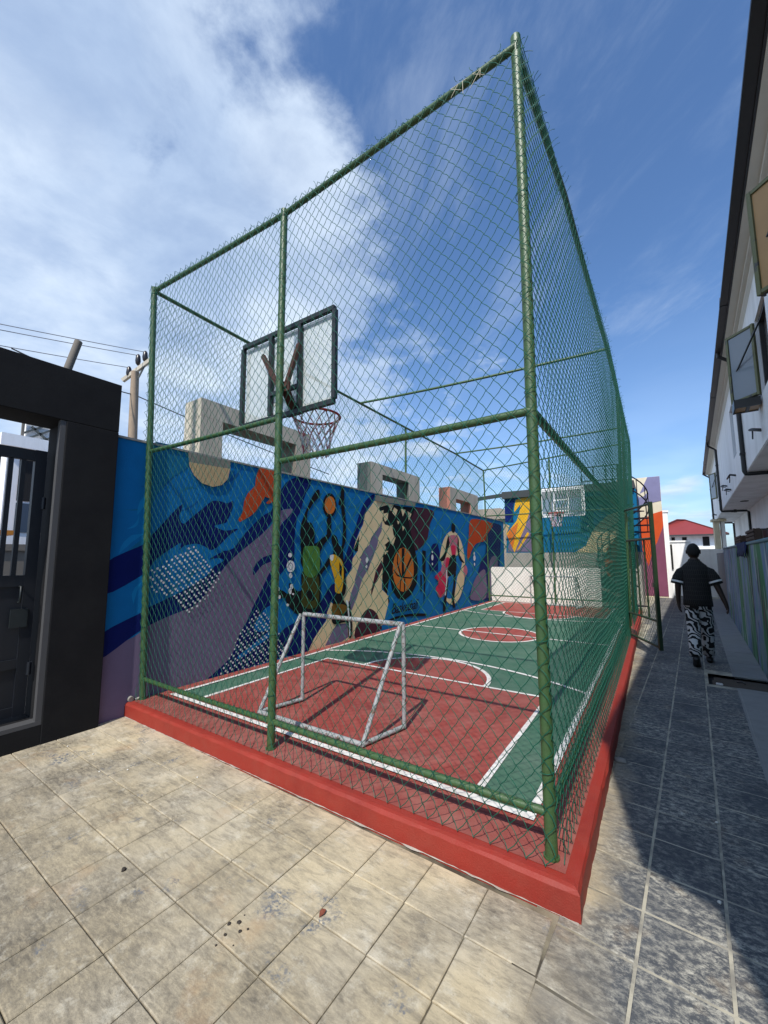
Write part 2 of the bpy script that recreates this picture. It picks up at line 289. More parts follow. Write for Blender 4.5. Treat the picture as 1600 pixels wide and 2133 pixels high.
# ------------------------------------------------------------------ mesh helpers
class MB:
    """collects shapes into ONE mesh object"""
    def __init__(s): s.v = []; s.f = []; s.mi = []; s.sm = []
    def add(s, verts, faces, mi=0, smooth=False):
        o = len(s.v); s.v.extend([tuple(map(float, p)) for p in verts]); s.f.extend([tuple(i + o for i in f) for f in faces])
        s.mi.extend([mi] * len(faces)); s.sm.extend([smooth] * len(faces)); return s
    def box(s, a, b, mi=0):
        x0, y0, z0 = a; x1, y1, z1 = b
        if x0 > x1: x0, x1 = x1, x0
        if y0 > y1: y0, y1 = y1, y0
        if z0 > z1: z0, z1 = z1, z0
        return s.add([(x0, y0, z0), (x1, y0, z0), (x1, y1, z0), (x0, y1, z0), (x0, y0, z1), (x1, y0, z1), (x1, y1, z1), (x0, y1, z1)],
                     [(3, 2, 1, 0), (4, 5, 6, 7), (0, 1, 5, 4), (1, 2, 6, 5), (2, 3, 7, 6), (3, 0, 4, 7)], mi)
    def bar(s, p, q, w, h, up=(0, 0, 1), mi=0):
        p, q = Vector(p), Vector(q); d = (q - p).normalized(); up = Vector(up); sd = d.cross(up)
        if sd.length < 1e-4: sd = d.cross(Vector((1, 0, 0)))
        sd.normalize(); u = sd.cross(d); vs = []
        for c in (p, q):
            for a, b in ((-1, -1), (1, -1), (1, 1), (-1, 1)): vs.append(c + sd * (a * w / 2) + u * (b * h / 2))
        return s.add(vs, [(0, 1, 2, 3), (7, 6, 5, 4), (0, 4, 5, 1), (1, 5, 6, 2), (2, 6, 7, 3), (3, 7, 4, 0)], mi)
    def tube(s, pts, r, n=8, caps=True, mi=0, closed=False, smooth=True):
        pts = [Vector(p) for p in pts]; m = len(pts); rs = r if isinstance(r, (list, tuple)) else [r] * m
        vs = []; fs = []; ref = None
        for i, p in enumerate(pts):
            if closed: t = pts[(i + 1) % m] - pts[i - 1]
            else: t = pts[min(i + 1, m - 1)] - pts[max(i - 1, 0)]
            t.normalize()
            if ref is None: ref = Vector((0, 0, 1)) if abs(t.z) < 0.9 else Vector((1, 0, 0))
            a = ref - t * ref.dot(t)
            if a.length < 1e-5: a = t.orthogonal()
            a.normalize(); ref = a; b = t.cross(a)
            for k in range(n):
                an = 2 * math.pi * k / n; vs.append(p + (a * math.cos(an) + b * math.sin(an)) * rs[i])
        for i in range(m if closed else m - 1):
            j = (i + 1) % m
            for k in range(n): fs.append((i * n + k, i * n + (k + 1) % n, j * n + (k + 1) % n, j * n + k))
        s.add(vs, fs, mi, smooth)
        if caps and not closed:
            s.add(vs[:n], [tuple(range(n))[::-1]], mi); s.add(vs[-n:], [tuple(range(n))], mi)
        return s
    def loft(s, rings, mi=0, smooth=True, caps=True):
        n = len(rings[0]); vs = [p for r in rings for p in r]; fs = []
        for i in range(len(rings) - 1):
            for k in range(n): fs.append((i * n + k, i * n + (k + 1) % n, (i + 1) * n + (k + 1) % n, (i + 1) * n + k))
        if caps: fs.append(tuple(range(n))[::-1]); fs.append(tuple((len(rings) - 1) * n + k for k in range(n)))
        return s.add(vs, fs, mi, smooth)
    def prism(s, poly, axis, a, b, mi=0):
        """poly of 2-D points extruded along an axis from a to b"""
        def P(p, t):
            if axis == 'x': return (t, p[0], p[1])
            if axis == 'y': return (p[0], t, p[1])
            return (p[0], p[1], t)
        n = len(poly); vs = [P(p, a) for p in poly] + [P(p, b) for p in poly]
        tr = tessellate_polygon([[Vector((p[0], p[1], 0)) for p in poly]])
        fs = [tuple(t) for t in tr] + [tuple(i + n for i in t[::-1]) for t in tr] + [(i, (i + 1) % n, (i + 1) % n + n, i + n) for i in range(n)]
        return s.add(vs, fs, mi)
    def build(s, name, mats, parent=None, kind=None, label=None):
        me = bpy.data.meshes.new(name); me.from_pydata(s.v, [], s.f)
        for m in (mats if isinstance(mats, (list, tuple)) else [mats]): me.materials.append(m)
        me.polygons.foreach_set('material_index', s.mi); me.polygons.foreach_set('use_smooth', s.sm); me.update()
        if len(s.f) < 60000:
            bm = bmesh.new(); bm.from_mesh(me); bmesh.ops.recalc_face_normals(bm, faces=bm.faces); bm.to_mesh(me); bm.free()
        o = bpy.data.objects.new(name, me); COL.objects.link(o)
        if parent: o.parent = parent
        if kind: o['kind'] = kind
        if label: o['label'] = label
        return o
def thing(name, label, cat, loc=(0, 0, 0), rz=0.0, group=None):
    o = bpy.data.objects.new(name, None); COL.objects.link(o); o.empty_display_size = 0.2
    o.location = loc; o.rotation_euler = (0, 0, rz); o['label'] = label; o['category'] = cat
    if group: o['group'] = group
    return o
def tag(o, label, cat, group=None):
    o['label'] = label; o['category'] = cat
    if group: o['group'] = group
    return o
def copy_tree(o, parent=None):
    c = o.copy(); COL.objects.link(c)
    if parent: c.parent = parent
    for ch in list(o.children): copy_tree(ch, c)
    return c
def bevel(o, w=0.008, seg=2):
    md = o.modifiers.new('bevel', 'BEVEL'); md.width = w; md.segments = seg; md.limit_method = 'ANGLE'; md.angle_limit = math.radians(40); return o
def smooth_outline(p, k=4):
    """closed curve through all its points"""
    out = []; n = len(p)
    for i in range(n):
        p0, p1, p2, p3 = p[i - 1], p[i], p[(i + 1) % n], p[(i + 2) % n]
        for j in range(k):
            t = j / k; out.append(tuple(p1[a] + 0.42 * t * (p2[a] - p0[a]) + t * t * (0.84 * p0[a] - 2.58 * p1[a] + 2.16 * p2[a] - 0.42 * p3[a]) + t ** 3 * (-0.42 * p0[a] + 1.58 * p1[a] - 1.58 * p2[a] + 0.42 * p3[a]) for a in (0, 1)))
    return out
def flat(mb, poly, plane, off, mi=0):
    """thin coat of paint: triangulated polygon lying on a plane"""
    tr = tessellate_polygon([[Vector((p[0], p[1], 0)) for p in poly]])
    if plane == 'x': vs = [(off, p[0], p[1]) for p in poly]
    elif plane == 'y': vs = [(p[0], off, p[1]) for p in poly]
    else: vs = [(p[0], p[1], off) for p in poly]
    mb.add(vs, [tuple(t) for t in tr], mi)

